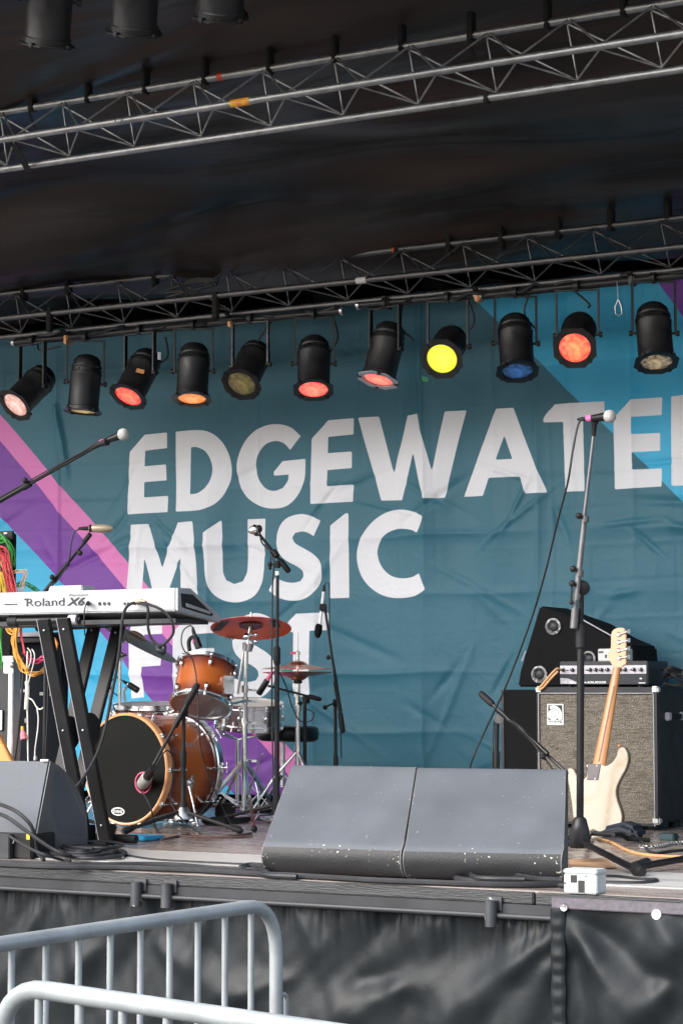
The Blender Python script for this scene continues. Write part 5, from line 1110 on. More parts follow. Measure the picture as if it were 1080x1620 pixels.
tag(MB().tube([P(36, 1149, YR-.21), P(36, 1155, YR-.21)], .008, 10).build('yellow_connector', M['cable_yellow']), 'tiny yellow connector above the pink cloth tag', 'plug')
cl = MB().prism([P(86, 1008, 8.5), P(91, 1018, 8.5), P(88, 1034, 8.5), P(84, 1020, 8.5)], (0, .01, 0)).build('cloth_flag', pm('flag', (.6, .05, .06), .7, col2=(.7, .4, .03), scale=14)); tag(cl, 'small red and yellow cloth hanging between the stand legs', 'cloth')

# ================================================================ BASS RIG
YW = PF(960, 1312).y
A0, A1 = P(849, 1092, YW), P(1040, 1088, YW); Ax0, Ax1 = A0.x, A1.x; Azt = P(940, 1087, YW).z; Azb = FL+.035
am = thing('bass_cabinet', 'large black bass cabinet with woven silver grille cloth behind the guitar', 'speaker cabinet', V(((Ax0+Ax1)/2, YW+.2, FL)))
MB().bx((Ax0, YW, Azb), (Ax1, YW+.42, Azt)).build('body', M['tolex'], am, bevel=.008, seg=3)
gx0, gx1, gz1, gz0 = P(853, 1100, YW).x, P(1034, 1100, YW).x, P(940, 1098, YW).z, P(940, 1304, YW).z
MB().bx((gx0, YW-.004, gz0), (gx1, YW+.01, gz1)).build('grille', M['grille_cloth'], am)
fr_ = MB()
for p, q_ in (((Ax0+.003, YW-.012, Azb), (gx0, YW-.001, Azt)), ((gx1, YW-.012, Azb), (Ax1-.003, YW-.001, Azt)), ((gx0+.0005, YW-.0118, gz1), (gx1-.0005, YW-.001, Azt)), ((gx0+.0005, YW-.0118, Azb), (gx1-.0005, YW-.001, gz0))): fr_.bx(p, q_)
fr_.build('front_frame', M['tolex'], am)
for (x_, z_) in ((gx0-.0005, 0), (gx1+.0005, 0)): MB().cyl((x_, YW-.0135, gz0), (x_, YW-.0135, gz1), .0022, 8).build('piping', M['gel_silver'], am)
MB().cyl((gx0, YW-.0135, gz1+.004), (gx1, YW-.0135, gz1+.004), .0022, 8).build('piping', M['gel_silver'], am)
chp = chipped(pm('worn_corner', (.66, .66, .65), .4, .5, var=.2, scale=30), (.08, .08, .08), 60, .62, 20, .45)
for x_, s_ in ((Ax0, 1), (Ax1, -1)):
    for z_, t_ in ((Azt, -1), (Azb, 1)):
        mb = MB(); mb.bx((x_-.004*s_, YW-.015, z_-.004*t_), (x_+.032*s_, YW+.03, z_+.030*t_)); mb.build('metal_corner', chp, am, bevel=.007)
    MB().bx((x_-.004*s_, YW+.39, Azt-.03), (x_+.02*s_, YW+.424, Azt+.004)).build('metal_corner', chp, am, bevel=.007)
mb = MB(); hp = V((Ax1, YW+.20, P(1062, 1133, YW+.2).z))
for s_ in (-1, 1): MB().bx((Ax1, hp.y+s_*.095-.022, hp.z-.02), (Ax1+.022, hp.y+s_*.095+.022, hp.z+.02)).build('handle_end', M['gel_silver'], am, bevel=.005)
MB().bx((Ax1+.010, hp.y-.09, hp.z-.015), (Ax1+.020, hp.y+.09, hp.z+.013)).build('side_handle', M['black_rubber'], am, bevel=.004)
for x_ in (Ax0+.06, Ax1-.06):
    for y_ in (YW+.06, YW+.36): MB().cyl((x_, y_, FL), (x_, y_, Azb), .03, 16).build('foot', M['black_rubber'], am)
# maker badge: ring and arch
u = (P(893, 1117, YW)-P(866, 1117, YW)).x/27
b0 = P(866, 1147, YW); b0.y = YW-.006
def bp_(fx, fz): return V((b0.x+fx*.066*1.0, b0.y, b0.z+fz*.084))
bw, bh = (P(892.2, 1117, YW)-P(866, 1117, YW)).x, P(866, 1113.5, YW).z-b0.z
bg_ = MB().bx((b0.x, YW-.010, b0.z), (b0.x+bw, YW-.005, b0.z+bh)).build('badge', M['white_plastic'], am, bevel=.001)
MB().bx((b0.x+bw*.08, YW-.0108, b0.z+bh*.245), (b0.x+bw*.92, YW-.0101, b0.z+bh*.94)).build('badge_field', M['ink_grey'], bg_)
def disc(cx, cz, r0, r1, y_, mat, nm, a0=0, a1=360):
    n_ = 48; an = [R(a0+(a1-a0)*k/n_) for k in range(n_+1)]
    vs = [V((b0.x+bw*cx+r0*math.cos(t), y_, b0.z+bh*cz+r0*math.sin(t))) for t in an]+[V((b0.x+bw*cx+r1*math.cos(t), y_, b0.z+bh*cz+r1*math.sin(t))) for t in an]
    MB().add(vs, [(k, k+1, n_+2+k, n_+1+k) for k in range(n_)]).build(nm, mat, bg_)
rr = bw*.31
disc(.39, .495, rr*.56, rr, YW-.0112, M['ink_white'], 'badge_ring'); disc(.39, .495, 0, rr*.46, YW-.0112, M['ink_white'], 'badge_dot')
disc(.39, .495, rr*1.12, rr*1.62, YW-.0113, M['ink_white'], 'badge_arch', -2, 118)
MB().bx((b0.x+bw*.39+rr*.92, YW-.0116, b0.z+bh*.265), (b0.x+bw*.39+rr*1.62, YW-.0113, b0.z+bh*.49)).build('badge_leg', M['ink_white'], bg_)
text('badge_lettering', 'ampeg', V((b0.x+bw*.1, YW-.0112, b0.z+bh*.09)), X3, Z3, bw*.8, M['ink_grey'], bg_, height=bh*.12, lift=0)
# black cabinet beside and behind it
c0, c1 = P(797, 1215, YW+.12), P(852, 1091, YW+.12)
bc2 = thing('speaker_cabinet', 'plain black cabinet showing its side left of the bass cabinet', 'speaker cabinet', V((c0.x+.1, YW+.3, FL)))
MB().bx((c0.x, YW+.10, FL+.002), (Ax0-.006, YW+.60, P(820, 1091, YW+.12).z)).build('body', M['carpet_black'], bc2, bevel=.008)
MB().bx((c0.x-.003, YW+.094, FL+.002), (c0.x+.012, YW+.0995, P(820, 1091, YW+.12).z)).build('edge_trim', M['tolex'], bc2)
MB().bx((Ax0-.034, YW+.094, FL+.002), (Ax0-.008, YW+.0995, P(820, 1091, YW+.12).z)).build('edge_trim', M['tolex'], bc2)
# amplifier head
YH2 = YW+.06
h0, h1 = P(885, 1088, YH2), P(1022, 1047, YH2); zb_ = Azt+.012; zt_ = P(950, 1046, YH2).z
ah = thing('bass_amplifier', 'low grey bass amplifier head with silver knob panel on top of the bass cabinet', 'amplifier', V(((h0.x+h1.x)/2, YH2, Azt)))
MB().bx((h0.x, YH2, zb_), (h1.x+.005, YH2+.28, zt_)).build('case', M['grey_steel'], ah, bevel=.004)
hh_ = zt_-zb_
MB().bx((h0.x+.003, YH2-.004, zb_+hh_*.46), (h1.x-.001, YH2-.0005, zt_-hh_*.18)).build('control_strip', M['gel_silver'], ah)
MB().bx((h0.x+.003, YH2-.003, zb_+.003), (h1.x-.001, YH2-.0004, zb_+hh_*.455)).build('lower_panel', M['ink_grey'], ah)
MB().prism([V((h0.x+.004, YH2-.0036, zb_+.004)), V((h0.x+.004, YH2-.0036, zb_+hh_*.29)), V((h0.x+.045, YH2-.0036, zb_+hh_*.27)), V((h0.x+.075, YH2-.0036, zb_+hh_*.17)), V((h0.x+.09, YH2-.0036, zb_+.004))], (0, .0005, 0)).build('panel_wave', M['gel_silver'], ah)
W_ = h1.x-h0.x
for f in (.045, .155, .36, .425, .49, .56, .70, .76, .86, .94):
    p = V((h0.x+W_*f, YH2-.004, zb_+hh_*.635)); k = MB().lathe([(.0095, 0), (.0095, -.006), (.0075, -.018), (.001, -.0185)], p, (0, 1, 0), 18).build('knob', M['ink_black'], ah)
    MB().bx(tuple(p+V((-.001, -.0195, -.001))), tuple(p+V((.001, -.0186, .007)))).build('pointer', M['ink_white'], k)
for f in (.08, .205, .30, .81): MB().bx((h0.x+W_*f, YH2-.0065, zb_+hh_*.60), (h0.x+W_*(f+.028), YH2-.0042, zb_+hh_*.64)).build('push_switch', M['ink_black'], ah)
text('maker_lettering', 'GALLIEN-KRUEGER', V((h0.x+W_*.115, YH2-.0045, zb_+.006)), X3, Z3, W_*.43, M['ink_white'], ah, height=.011, lift=0, bold=.02)
text('maker_mark', 'GK', V((h0.x+W_*.022, YH2-.0045, zb_+.006)), X3, Z3, W_*.065, M['ink_white'], ah, height=.011, lift=0, bold=.02)
p = V((h0.x+W_*.94, YH2-.004, zb_+hh_*.26)); MB().bx(tuple(p+V((-.008, -.003, -.012))), tuple(p+V((.008, 0, .012)))).build('power_switch', M['ink_black'], ah); MB().bx(tuple(p+V((-.006, -.005, -.004))), tuple(p+V((.006, -.0031, .003)))).build('switch_rocker', M['white_plastic'], ah)
MB().bx((h0.x+W_*.91, YH2-.0045, zb_+.006), (h0.x+W_*.985, YH2-.0032, zb_+.010)).build('stripe', M['ink_white'], ah)
for f in (.1, .9):
    for y_ in (.03, .24): MB().cyl((h0.x+W_*f, YH2+y_, Azt), (h0.x+W_*f, YH2+y_, zb_), .012, 12).build('foot', M['black_rubber'], ah)
cable('tan jack cable looping out of the amplifier input over the cabinet edge', [V((h0.x+.02, YH2-.03, zb_+hh_*.63)), P(880, 1058, YW), P(868, 1070, YW-.02), P(858, 1082, YW-.02), P(851, 1090, YW-.03), P(858, 1088, YW-.025), P(872, 1072, YW-.02), P(882, 1062, YW-.01)], .0055, 'cable_tan')
# tipped monitor on top
YM = YW+.36
tm = thing('stage_monitor', 'black wedge monitor tipped on end behind the amplifier head, round cups in its side', 'monitor speaker', V((P(900, 1089, YM).x, YM+.1, Azt)))
pl_ = [(853, 958), (926, 984), (966, 1007), (1000, 1022), (1006, 1089), (818, 1089), (822, 1062)]
poly = [P(a, b_, YM) for a, b_ in pl_]
for p in poly: p.z = max(p.z, Azt+.002)
MB().prism(poly, (0, .34, 0)).build('cabinet', M['carpet_black'], tm, bevel=.010)
e0, e1, e2 = P(922, 981, YM-.004), P(965, 1005, YM-.004), P(985, 1010, YM-.004)
MB().tube([e0, e1, e2], .0035, 8).build('pale_edge', M['gel_silver'], tm)  # thin pale line along the front edge of the cabinet
MB().tube([P(831, 1030, YM-.003), P(828, 1038, YM-.003), P(825, 1046, YM-.003)], .004, 6).build('pale_edge', M['gel_silver'], tm)
for cx_, cy_, r_ in ((875, 991, 13), (853, 1067, 13.5), (931, 1042, 12)):
    p = P(cx_, cy_, YM); rr = r_/sc(p)
    cu = MB().lathe([(rr, 0), (rr, -.008), (rr*.8, -.010), (rr*.68, -.004), (rr*.62, .0)], p+V((0, -.001, 0)), (0, 1, 0), 32).build('stand_cup', chipped(pm('cup_ring', (.18, .18, .18), .5, .3, var=.4, scale=40), (.5, .5, .5), 60, .58, 20, .4) if 'cup_ring' not in M else M['cup_ring'], tm)
    MB().lathe([(rr*.55, -.0015), (rr*.4, -.006), (rr*.15, -.008), (.001, -.008)], p, (0, 1, 0), 28).build('cup_plug', M['grey_steel'], cu)
wb = thing('white_box', 'small white box on the amplifier head behind the guitar headstock', 'box', P(960, 1046, YH2+.12)); p0, p1 = P(945, 1047, YH2+.1), P(988, 1026, YH2+.1)
MB().bx((p0.x, YH2+.1, zt_+.001), (p1.x, YH2+.2, p1.z)).build('box_body', M['paper'], wb, bevel=.004); MB().bx((p0.x+.004, YH2+.0985, p1.z-.02), (p0.x+.03, YH2+.0998, p1.z-.012)).build('stripe', M['ink_grey'], wb)
MB().bx((p0.x+.038, YH2+.098, p1.z-.045), (p0.x+.048, YH2+.0998, p1.z-.03)).build('black_patch', M['ink_black'], wb)
r = random.Random(33)
for k in range(7):
    x0 = 1046+r.uniform(0, 8); pp = [P(x0, 1072+r.uniform(-14, 14), YW+.15+r.uniform(-.08, .08)), P(1062+r.uniform(-6, 6), 1052+r.uniform(0, 30), YW+.12+r.uniform(-.06, .06)), P(1080+r.uniform(-5, 5), 1060+r.uniform(0, 26), YW+.15), P(1100, 1075+r.uniform(-10, 10), YW+.2), P(1070, 1084, YW+.18), P(x0, 1082, YW+.15)]
    cable('black cable in the tangled heap at the right end on top of the bass cabinet', pp, .0075, 'cable_black', 6, 'heap of cables on the bass cabinet')

# ================================================================ BASS GUITAR (its back towards us)
def GP(x, y, dy=0): return P(x, y, 9.22+(1330-y)/337*.16+dy)
gtr = thing('bass_guitar', 'cream bass guitar with maple neck leaning on a stand, its back turned to us', 'bass guitar', GP(945, 1328))
bo = [(82, 720), (84, 692), (108, 675), (140, 685), (165, 735), (185, 768), (225, 776), (252, 755), (264, 700), (272, 648), (378, 640), (400, 655), (430, 655), (480, 620), (510, 570), (524, 520), (548, 496), (580, 505), (604, 560), (605, 620), (582, 690), (543, 760), (512, 830), (503, 890), (516, 960), (543, 1040), (553, 1110), (532, 1180), (480, 1250), (415, 1292), (330, 1308), (240, 1298), (185, 1262), (158, 1200), (145, 1120), (132, 1000), (118, 900), (100, 800)]
bo = smooth_poly([(880+a/5.4, 1090+b_/5.4) for a, b_ in bo])
mb = MB().prism([GP(*p, -.02) for p in bo], (0, .042, 0)); body = mb.build('body', M['cream_paint'], gtr, ang=50, bevel=.010, seg=4)
npl = [(268, 642), (374, 640), (352, 778), (258, 778)]
MB().prism([GP(880+a/5.4, 1090+b_/5.4, -.024) for a, b_ in npl], (0, .004, 0)).build('neck_plate', pm('plate_dark_reflection', (.055, .042, .048), .3, 0., var=.3, scale=25, spec=.4), gtr, bevel=.0015)  # dark purple reflection in the chrome painted as the plate's colour
for a, b_ in ((280, 655), (360, 654), (345, 765), (270, 765)): MB().lathe([(.004, -.027), (.004, -.024)], GP(880+a/5.4, 1090+b_/5.4), (0, 1, 0), 10).build('screw', M['brushed_steel'], gtr)
# neck: rounded back, slim at the head
nl, nr = [(936.2, 1211), (969.4, 1056)], [(957.8, 1211), (981.5, 1056)]
mb = MB(); rings = 12; n_ = 12; vs = []
for k in range(rings+1):
    f = k/rings; a = GP(nl[0][0]+(nl[1][0]-nl[0][0])*f, 1211-155*f); b_ = GP(nr[0][0]+(nr[1][0]-nr[0][0])*f, 1211-155*f); c_ = (a+b_)/2; h = (b_-a)/2
    for j in range(n_):
        t = 2*math.pi*j/n_; vs.append(c_+h*math.cos(t)+V((0, .014*max(0, math.sin(t))-.016*max(0, -math.sin(t)), 0)))
fs = [(k*n_+j, k*n_+(j+1) % n_, (k+1)*n_+(j+1) % n_, (k+1)*n_+j) for k in range(rings) for j in range(n_)]+[tuple(range(n_)), tuple(range(rings*n_, (rings+1)*n_))]
nk = mb.add(vs, fs).build('neck', M['maple'], gtr, ang=60)
MB().bar(GP(946, 1205, -.0168), GP(970.5, 1085, -.0168), .0028, .0012, X3).build('skunk_stripe', M['skunk'], nk)
hs_ = smooth_poly([(810+a/4, 940+b_/4) for a, b_ in [(636, 462), (625, 440), (598, 395), (606, 370), (620, 340), (623, 260), (632, 232), (650, 218), (690, 212), (708, 220), (716, 245), (717, 300), (718, 440), (684, 464)]])
hd_ = MB().prism([GP(*p, -.012) for p in hs_], (0, .016, 0)).build('headstock', M['maple'], gtr, bevel=.003)
for (ax_, ay), (bx_, by) in (((978, 1004), (994, 999)), ((978, 1016), (994, 1013)), ((978, 1029), (994, 1026)), ((979, 1041), (994, 1039))):
    tn = MB(); tn.lathe([(.011, 0), (.011, -.006), (.006, -.010), (.001, -.010)], GP(ax_, ay, -.012), (0, 1, 0), 14); tn.cyl(GP(ax_, ay, -.020), GP(bx_-3, by, -.018), .0035, 8)
    tn.box(GP(bx_, by, -.016), RGT*.007, UPV*.009, V((0, .0025, 0))); tn.build('tuning_peg', M['chrome'], gtr, bevel=.0008)
MB().ball(GP(979, 1180), .009, n=12).build('strap_button', M['maple'], gtr)
gsn = thing('guitar_stand', 'black guitar stand arms holding the cream bass guitar', 'guitar stand', PF(945, 1338)); p = PF(945, 1336)
for s_ in (-1, 1): MB().tube([p+V((s_*.10, -.07, .05)), p+V((s_*.10, .02, .045)), p+V((s_*.09, .12, .02)), p+V((s_*.16, .20, .012))], .010, 10).build('arm', M['black_rubber'], gsn)
MB().tube([p+V((-.1, .02, .045)), p+V((.1, .02, .045))], .010, 10).build('cross_bar', M['black_rubber'], gsn)
bg2 = MB(); p = PF(985, 1328); bg2.prism([p+V((-.13, 0, .0)), p+V((.07, -.02, .0)), p+V((.055, .0, .055)), p+V((-.02, .02, .075)), p+V((-.12, .03, .05))], (0, .15, 0)); tag(bg2.build('cloth_bag', M['navy_cloth'], bevel=.02, seg=3), 'dark blue cloth bag on the floor between the guitar and the bass cabinet', 'bag')
OC = [PF(x_, y_)+V((0, 0, .006)) for x_, y_ in ((944, 1329), (966, 1335), (990, 1347), (1015, 1354), (1050, 1357), (1100, 1358), (1150, 1352))]
cable('orange tan cable sweeping across the floor at the right edge', OC, .007, 'cable_tan')
cable('black cable arching from the guitar stand to the floor by the bass cabinet', [PF(946, 1329)+V((0, 0, .03)), PF(975, 1330)+V((0, 0, .04)), P(994, 1321, 9.0), P(1004, 1320, 9.0), P(1014, 1332, 8.9), PF(1030, 1351)+V((0, 0, .006)), PF(1060, 1349)+V((0, 0, .006)), PF(1100, 1345)+V((0, 0, .006))], .0065)
mb = MB(); rp_ = cr([PF(1012, 1342)+V((0, 0, .008)), PF(1028, 1343)+V((0, 0, .008)), PF(1046, 1341)+V((0, 0, .008)), PF(1062, 1337)+V((0, 0, .008)), PF(1085, 1335)+V((0, 0, .008))], 12)
rope = MB().tube(rp_, .007, 10).build('rope', pm('rope_check', (.03, .03, .03), .8)); tag(rope, 'black and white braided rope on the floor under the bass cabinet', 'rope')
nn_ = M['rope_check'].node_tree; ck_ = nn_.nodes.new('ShaderNodeTexChecker'); ck_.inputs['Scale'].default_value = 75; ck_.inputs[1].default_value = (.65, .65, .62, 1); ck_.inputs[2].default_value = (.02, .02, .02, 1)
tcn = nn_.nodes.new('ShaderNodeTexCoord'); nn_.links.new(tcn.outputs['Object'], ck_.inputs[0]); nn_.links.new(ck_.outputs[0], nn_.nodes['Principled BSDF'].inputs['Base Color'])
wd = MB().prism([PF(x_, y_)+V((0, 0, .003)) for x_, y_ in ((900, 1362), (955, 1360), (976, 1374), (900, 1376))], (0, 0, .003)).build('cardboard_sheet', pm('cardboard', (.5, .30, .17), .8, var=.1)); tag(wd, 'tan cardboard sheet under the cast base of the tall vocal stand', 'cardboard')
gb_ = MB(); p = PF(1035, 1332); gb_.bx(tuple(p+V((-.02, .10, .0))), tuple(p+V((.05, .17, .03)))); tag(gb_.build('equipment_box', pm('teal_box', (.008, .035, .04), .6), bevel=.005), 'small dark teal box on the floor under the corner of the bass cabinet', 'box')

# ================================================================ WEDGE MONITORS
def wear(o, edges, w_=.03):
    vals = []
    for v in o.data.vertices:
        vals.append(0.)
    attr(o, 'wear', vals)
def wedge(label, bl, br, tl, tr, dyt, depth, nose, taper=.15):
    # bl/br: nose corners on the floor, tl/tr: top front edge (pixels); dyt: how far back the top sits
    fl, fr2 = PF(*bl), PF(*br); Yl, Yr = fl.y, fr2.y
    t = thing('stage_monitor', label, 'monitor speaker', (fl+fr2)/2, 'pair of wedge monitors at the stage edge')
    TL, TR = P(*tl, Yl+dyt), P(*tr, Yr+dyt)
    N = 60; Kc = 40; vs = []; wr = []
    def sect(f):
        b_ = fl.lerp(fr2, f); tp = TL.lerp(TR, f); h = tp.z-FL; nz = nose
        prof = []
        for k in range(13):                    # rounded nose
            a = -math.pi*.5+math.pi*.80*(k/12); prof.append((b_.x, b_.y+nz*.42*(1-math.cos(a)), FL+.004+nz*.5*(1+math.sin(a))))
        return b_, tp, prof
    rows = []
    for i in range(N+1):
        b_, tp, pr_ = sect(i/N); top_n = V(pr_[-1]); row = [V(p) for p in pr_]
        for k in range(1, 22):
            q_ = top_n.lerp(tp, k/21); row.append(q_)
        for k in range(1, 6): a = k/5*math.pi/2; row.append(V((tp.x, tp.y+.02*math.sin(a), tp.z+.006*math.sin(2*a)/2-.0*(1-math.cos(a)))))
        tx = -(i/N-.5)*2*taper; row.append(V((tp.x+tx*.55, tp.y+depth*.55, tp.z-.02))); row.append(V((tp.x+tx, tp.y+depth, FL+.10))); row.append(V((tp.x+tx, tp.y+depth, FL+.004)))
        rows.append(row)
    n_ = len(rows[0])
    def strip(cols, nm, mat, closed=False):
        mb = MB(); c_n = len(cols); mb.v = [row[k] for row in rows for k in cols]
        mb.f = [(i*c_n+k, i*c_n+k+1, (i+1)*c_n+k+1, (i+1)*c_n+k) for i in range(N) for k in range(c_n-1)]
        if closed: mb.f += [(i*c_n, i*c_n+c_n-1, (i+1)*c_n+c_n-1, (i+1)*c_n) for i in range(N)]
        return mb.build(nm, M[mat], t, ang=60), cols
    parts = [strip(list(range(10, 36)), 'front_panel', 'wedge_paint'), strip(list(range(35, n_))+list(range(0, 11)), 'cabinet', 'cabinet_paint')]
    vals = []
    for i in range(N+1):
        e = min(i, N-i)/N
        for k in range(n_):
            w1 = .95*math.exp(-(e/.02)**2); w2 = .30*math.exp(-((k-11)/4.5)**2)+(.25 if k < 12 else 0); w3 = .5*math.exp(-((k-34)/1.2)**2)
            corner = 1.0*math.exp(-(e/.05)**2)*math.exp(-((k-7)/8)**2)
            vals.append(min(1.15, max(w1*.75, w2, w3, corner)))
    for o, cols in parts: attr(o, 'wear', [vals[i*n_+k] for i in range(N+1) for k in cols])
    for rows_, nm in ((rows[0], 'side_panel'), (rows[-1], 'side_panel')):
        s_ = -1 if rows_ is rows[0] else 1
        MB().prism([p+V((s_*.0002, 0, 0)) for p in rows_], (s_*.004, 0, 0)).build(nm, M['wedge_side'], t)
    return t
wedge('grey painted wedge monitor left of the pair in front of the drum kit', (415, 1384), (632, 1392), (463, 1212), (656, 1215), .34, .26, .13)
wedge('grey painted wedge monitor right of the pair beside the white junction box', (638, 1393), (886, 1399), (661, 1216), (893, 1219), .32, .26, .13)
# left wedge, its side turned to us
wp = PF(67, 1359); wq = PF(137, 1343)
t = thing('stage_monitor', 'grey wedge monitor at the left edge turned sideways to the keyboard player', 'monitor speaker', wp)
Yw0, Yw1 = wp.y, wq.y-.12
def WP(px, py, f): return P(px, py, Yw0+(Yw1-Yw0)*f)
prof = [(67, 1358, 0), (58, 1345, 0), (57, 1322, 0), (79, 1204, .25), (92, 1211, .4), (104, 1222, .5), (116, 1238, .62), (125, 1256, .72), (132, 1272, .82), (136, 1290, .9), (138, 1320, 1), (137, 1343, 1)]
pp_ = [WP(*a) for a in prof]
for p in pp_: p.z = max(p.z, FL+.004)
LX = -.75
mb = MB().prism(pp_, (LX, 0, 0)); o = mb.build('cabinet', M['wedge_paint'], t, bevel=.008); attr(o, 'wear', [.12]*len(o.data.vertices))
MB().prism([p+V((.0005, 0, 0)) for p in [c_*1 for c_ in pp_]], (.004, 0, 0)).build('side_panel', M['wedge_side'], t)
MB().bar(WP(66, 1203.5, .25)+V((0, -.004, .002)), WP(78, 1203.5, .25)+V((0, -.004, .002)), .004, .004, Z3).build('worn_corner', M['paper'], t)

# ================================================================ THINGS ALONG THE STAGE EDGE
jb0, jb1 = PF(891, 1412), PF(943, 1412); Yj = YE+.004
jx0, jx1 = P(891, 1400, Yj).x, P(943, 1400, Yj).x; jz1 = P(915, 1383, Yj).z; jzt = P(915, 1375, Yj).z
jb = thing('junction_box', 'white metal junction box with black tape patches on the stage edge', 'junction box', V(((jx0+jx1)/2, Yj, FL)))
MB().bx((jx0, Yj, FL+.001), (jx1, Yj+.085, jz1)).build('box_body', M['white_box'], jb, bevel=.004, seg=3); MB().bx((jx0-.0015, Yj-.002, jz1+.001), (jx1+.0015, Yj+.087, jz1+.016)).build('lid', M['white_box'], jb, bevel=.004, seg=2)
def jt(x0, y0, x1, y1): MB().bx((P(x0, y1, Yj).x, Yj-.0015, P(x0, y1, Yj).z), (P(x1, y0, Yj).x, Yj-.0003, P(x1, y0, Yj).z)).build('tape_patch', M['ink_black'], jb)
jt(902, 1384.5, 912, 1396); jt(914, 1393, 924, 1411.5)
for x_, y_ in ((926, 1386), (893, 1397)): MB().ball(P(x_, y_, Yj), .003, n=8).build('screw', M['ink_black'], jb)
MB().tube([V((jx0-.03, Yj+.03, FL+.022)), V((jx0, Yj+.03, FL+.022))], [.009, .011], 12).build('cable_gland', M['black_rubber'], jb)
sb_ = thing('stage_box', 'low black stage box with a yellow sticker in front of the left wedge', 'stage box', PF(20, 1360)); p = PF(50, 1360)
MB().bx((PF(-60, 1359).x, p.y, FL+.001), (p.x, p.y+.16, P(30, 1319, p.y).z)).build('case', M['black_paint'], sb_, bevel=.006)
q1 = P(15, 1320, p.y-.03); MB().bx((PF(-60, 1359).x, p.y-.03, FL+.001), (q1.x, p.y-.001, q1.z)).build('front_panel', M['grey_steel'], sb_, bevel=.003)
MB().bx(tuple(P(42, 1328, p.y-.002)), tuple(P(48, 1319.5, p.y-.0004))).build('yellow_sticker', M['cable_yellow'], sb_); MB().bx(tuple(P(15.5, 1346, p.y-.002)), tuple(P(19.5, 1340, p.y-.0004))).build('white_sticker', M['paper'], sb_)
mb = MB().tube(cr([P(17, 1333, p.y-.004), P(21, 1334, p.y-.01), P(22, 1329, p.y-.01), P(18, 1328, p.y-.004)], 4), .002, 6).build('wire_clip', M['paper'], sb_)
def floor(pts, h=.007): return [PF(x_, y_)+V((0, 0, h)) for x_, y_ in pts]
cable('long black cable along the very edge of the stage in front of the wedge pair', floor([(-30, 1371), (80, 1376), (180, 1377), (300, 1381), (400, 1387), (480, 1391), (600, 1398), (700, 1402), (800, 1405), (893, 1404)], .011), .011)
cable('black cable lying behind the edge cable from the left wedge to the pair', floor([(-30, 1366), (90, 1371), (160, 1371), (260, 1371), (340, 1377), (400, 1380), (425, 1384)], .009), .009)
cable('thinner black cable curving from the cable pile towards the wedge pair', floor([(190, 1354), (240, 1362), (300, 1366), (360, 1369), (415, 1372)], .006), .006)
cable('black cable looping out in front of the left wedge of the pair', floor([(430, 1382), (395, 1376), (385, 1382), (420, 1389), (470, 1392)], .01), .010)
cable('short dark cable end sticking out left of the wedge pair', floor([(380, 1374), (395, 1370), (416, 1371)], .007), .007)
mbp = [(885, 1400), (840, 1395), (790, 1390), (740, 1388), (719, 1391), (728, 1396), (770, 1399), (820, 1398)]
cable('black cable coiled in a flat loop before the right wedge of the pair', floor(mbp, .012), .010)
cable('second flat loop of black cable before the right wedge of the pair', floor([(890, 1404), (850, 1402), (800, 1394), (765, 1391), (745, 1394), (760, 1401), (830, 1403)], .026), .009)
cable('black cable loop to the right of the white junction box', floor([(943, 1389), (975, 1390), (1010, 1394), (1036, 1395), (1034, 1398), (1005, 1400), (945, 1399)], .007), .007)
cable('black cable draped over the front of the left stage box', [P(-20, 1268, wp.y-.08), P(5, 1274, wp.y-.10), P(28, 1285, wp.y-.12), P(48, 1304, wp.y-.12), P(56, 1325, wp.y-.1), P(60, 1348, wp.y-.08), PF(70, 1364)+V((0, 0, .008))], .0075)
cable('second black cable falling from the left edge across the wedge side', [P(-20, 1282, wp.y-.08), P(10, 1292, wp.y-.12), P(40, 1313, wp.y-.12), P(80, 1341, wp.y-.1), P(110, 1354, wp.y-.06)]+floor([(140, 1356), (175, 1352), (190, 1356)], .008), .0075)
cable('thin black cable sloping from the stage box top down to the floor', [P(14, 1322, p.y-.035), P(40, 1338, p.y-.06), P(70, 1352, p.y-.1)]+floor([(100, 1363), (112, 1364)], .006), .0055)
r = random.Random(77)
for k in range(9):
    cx_, cy_ = 140+r.uniform(-14, 14), 1353+r.uniform(-3, 4); rx, ry = r.uniform(28, 52), r.uniform(4, 8); a0 = r.uniform(0, 6.28); n_ = 11; h = .007+.008*(k//2)
    pts = [(cx_+rx*math.cos(a0+t*6.28*1.15/(n_-1)), cy_+ry*math.sin(a0+t*6.28*1.15/(n_-1))+r.uniform(-.6, .6)) for t in range(n_)]
    cable('coil of black cable in the pile beside the left wedge', floor(pts, h), .0065, group='cable pile by the left wedge')
for k, (pts, lab) in enumerate(((((205, 1322), (245, 1322), (300, 1325), (360, 1326), (400, 1325)), 'brown cable on the floor before the bass drum'), (((255, 1330), (300, 1322), (345, 1326), (398, 1320)), 'thin brown cable crossing the floor under the drum microphone stand'))):
    cable(lab, floor(pts, .005), .005, 'black_rubber' if k else 'skunk') if False else tag(MB().tube(cr(floor(pts, .005), 6), .005, 8).build('cable', pm('cable_brown%d' % k, (.11, .06, .05), .5)), lab, 'cable')

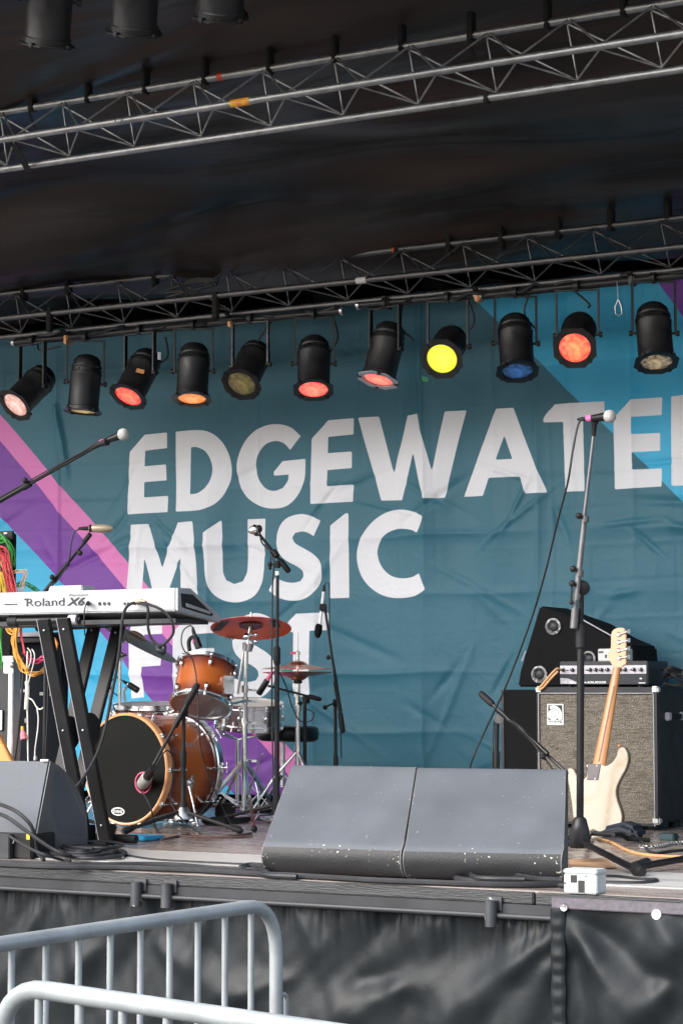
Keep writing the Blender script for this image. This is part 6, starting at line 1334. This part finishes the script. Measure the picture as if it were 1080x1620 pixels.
# ================================================================ CROWD BARRIERS
def rail_pts(pts, rad, n_=8):
    out = [V(pts[0])]
    for a, b_, c_ in zip(pts, pts[1:], pts[2:]):
        a, b_, c_ = V(a), V(b_), V(c_); d1 = (a-b_).normalized(); d2 = (c_-b_).normalized()
        for k in range(n_+1):
            t = k/n_; out.append(((b_+d1*rad)*(1-t)+b_*t)*(1-t)+(b_*(1-t)+(b_+d2*rad)*t)*t)
    out.append(V(pts[-1])); return out
def barrier(label, A, B, nb, zt, tube=.0165, rad=.13, bar_r=.0075, post_b=True):
    A, B = V(A), V(B); A.z = B.z = 0; d = (B-A).normalized(); L_ = (B-A).length
    t = thing('crowd_barrier', label, 'crowd barrier', A, 'steel crowd barriers')
    zb2 = .18
    MB().tube(rail_pts([(*A.xy, zb2), (*A.xy, zt), (*B.xy, zt), (*B.xy, zb2), ], rad)+[], tube, 20).build('frame', M['galvanised'], t, ang=60)
    MB().tube([V((*A.xy, zb2)), V((*B.xy, zb2))], tube*.8, 16).build('bottom_rail', M['galvanised'], t)
    for k in range(1, nb):
        p = A+d*(L_*k/nb); MB().tube([V((p.x, p.y, zb2)), V((p.x, p.y, zt-tube*.5))], bar_r, 12).build('bar', M['galvanised'], t)
    nrm = d.cross(Z3)
    for e in (A+d*.25, B-d*.25):
        MB().tube([V((*e.xy, zb2)), V((*(e+nrm*.05).xy, .03))]+[V((*(e+nrm*.32).xy, .012))], .014, 10).build('foot', M['galvanised'], t); MB().tube([V((*e.xy, zb2)), V((*(e-nrm*.05).xy, .03)), V((*(e-nrm*.32).xy, .012))], .014, 10).build('foot', M['galvanised'], t)
    return t, A, B, d
ZT = 1.085
a = PF(437, 1428, ZT); b_ = PF(0, 1494, ZT); dd = (b_-a); dd.z = 0; dd.normalize(); b2 = a+dd*2.2
Zc = lambda p: (p-CAM).dot(FWD)
t1, A_, B_, d_ = barrier('pale steel crowd barrier standing end on to the stage, the one behind', a, b2, 20, ZT)
MB().tube(rail_pts([V((A_.x, A_.y, .72)), V((A_.x, A_.y, .72))+(-d_)*.045, V((A_.x, A_.y, .86))+(-d_)*.045, V((A_.x, A_.y, .86))], .015, 4), .006, 8).build('link_hook', M['galvanised'], t1)
a = PF(0, 1556, ZT); b_ = PF(430, 1620, ZT); dd = (b_-a); dd.z = 0; dd.normalize()
barrier('pale steel crowd barrier nearest to us at the bottom left corner', a, a+dd*2.2, 20, ZT)
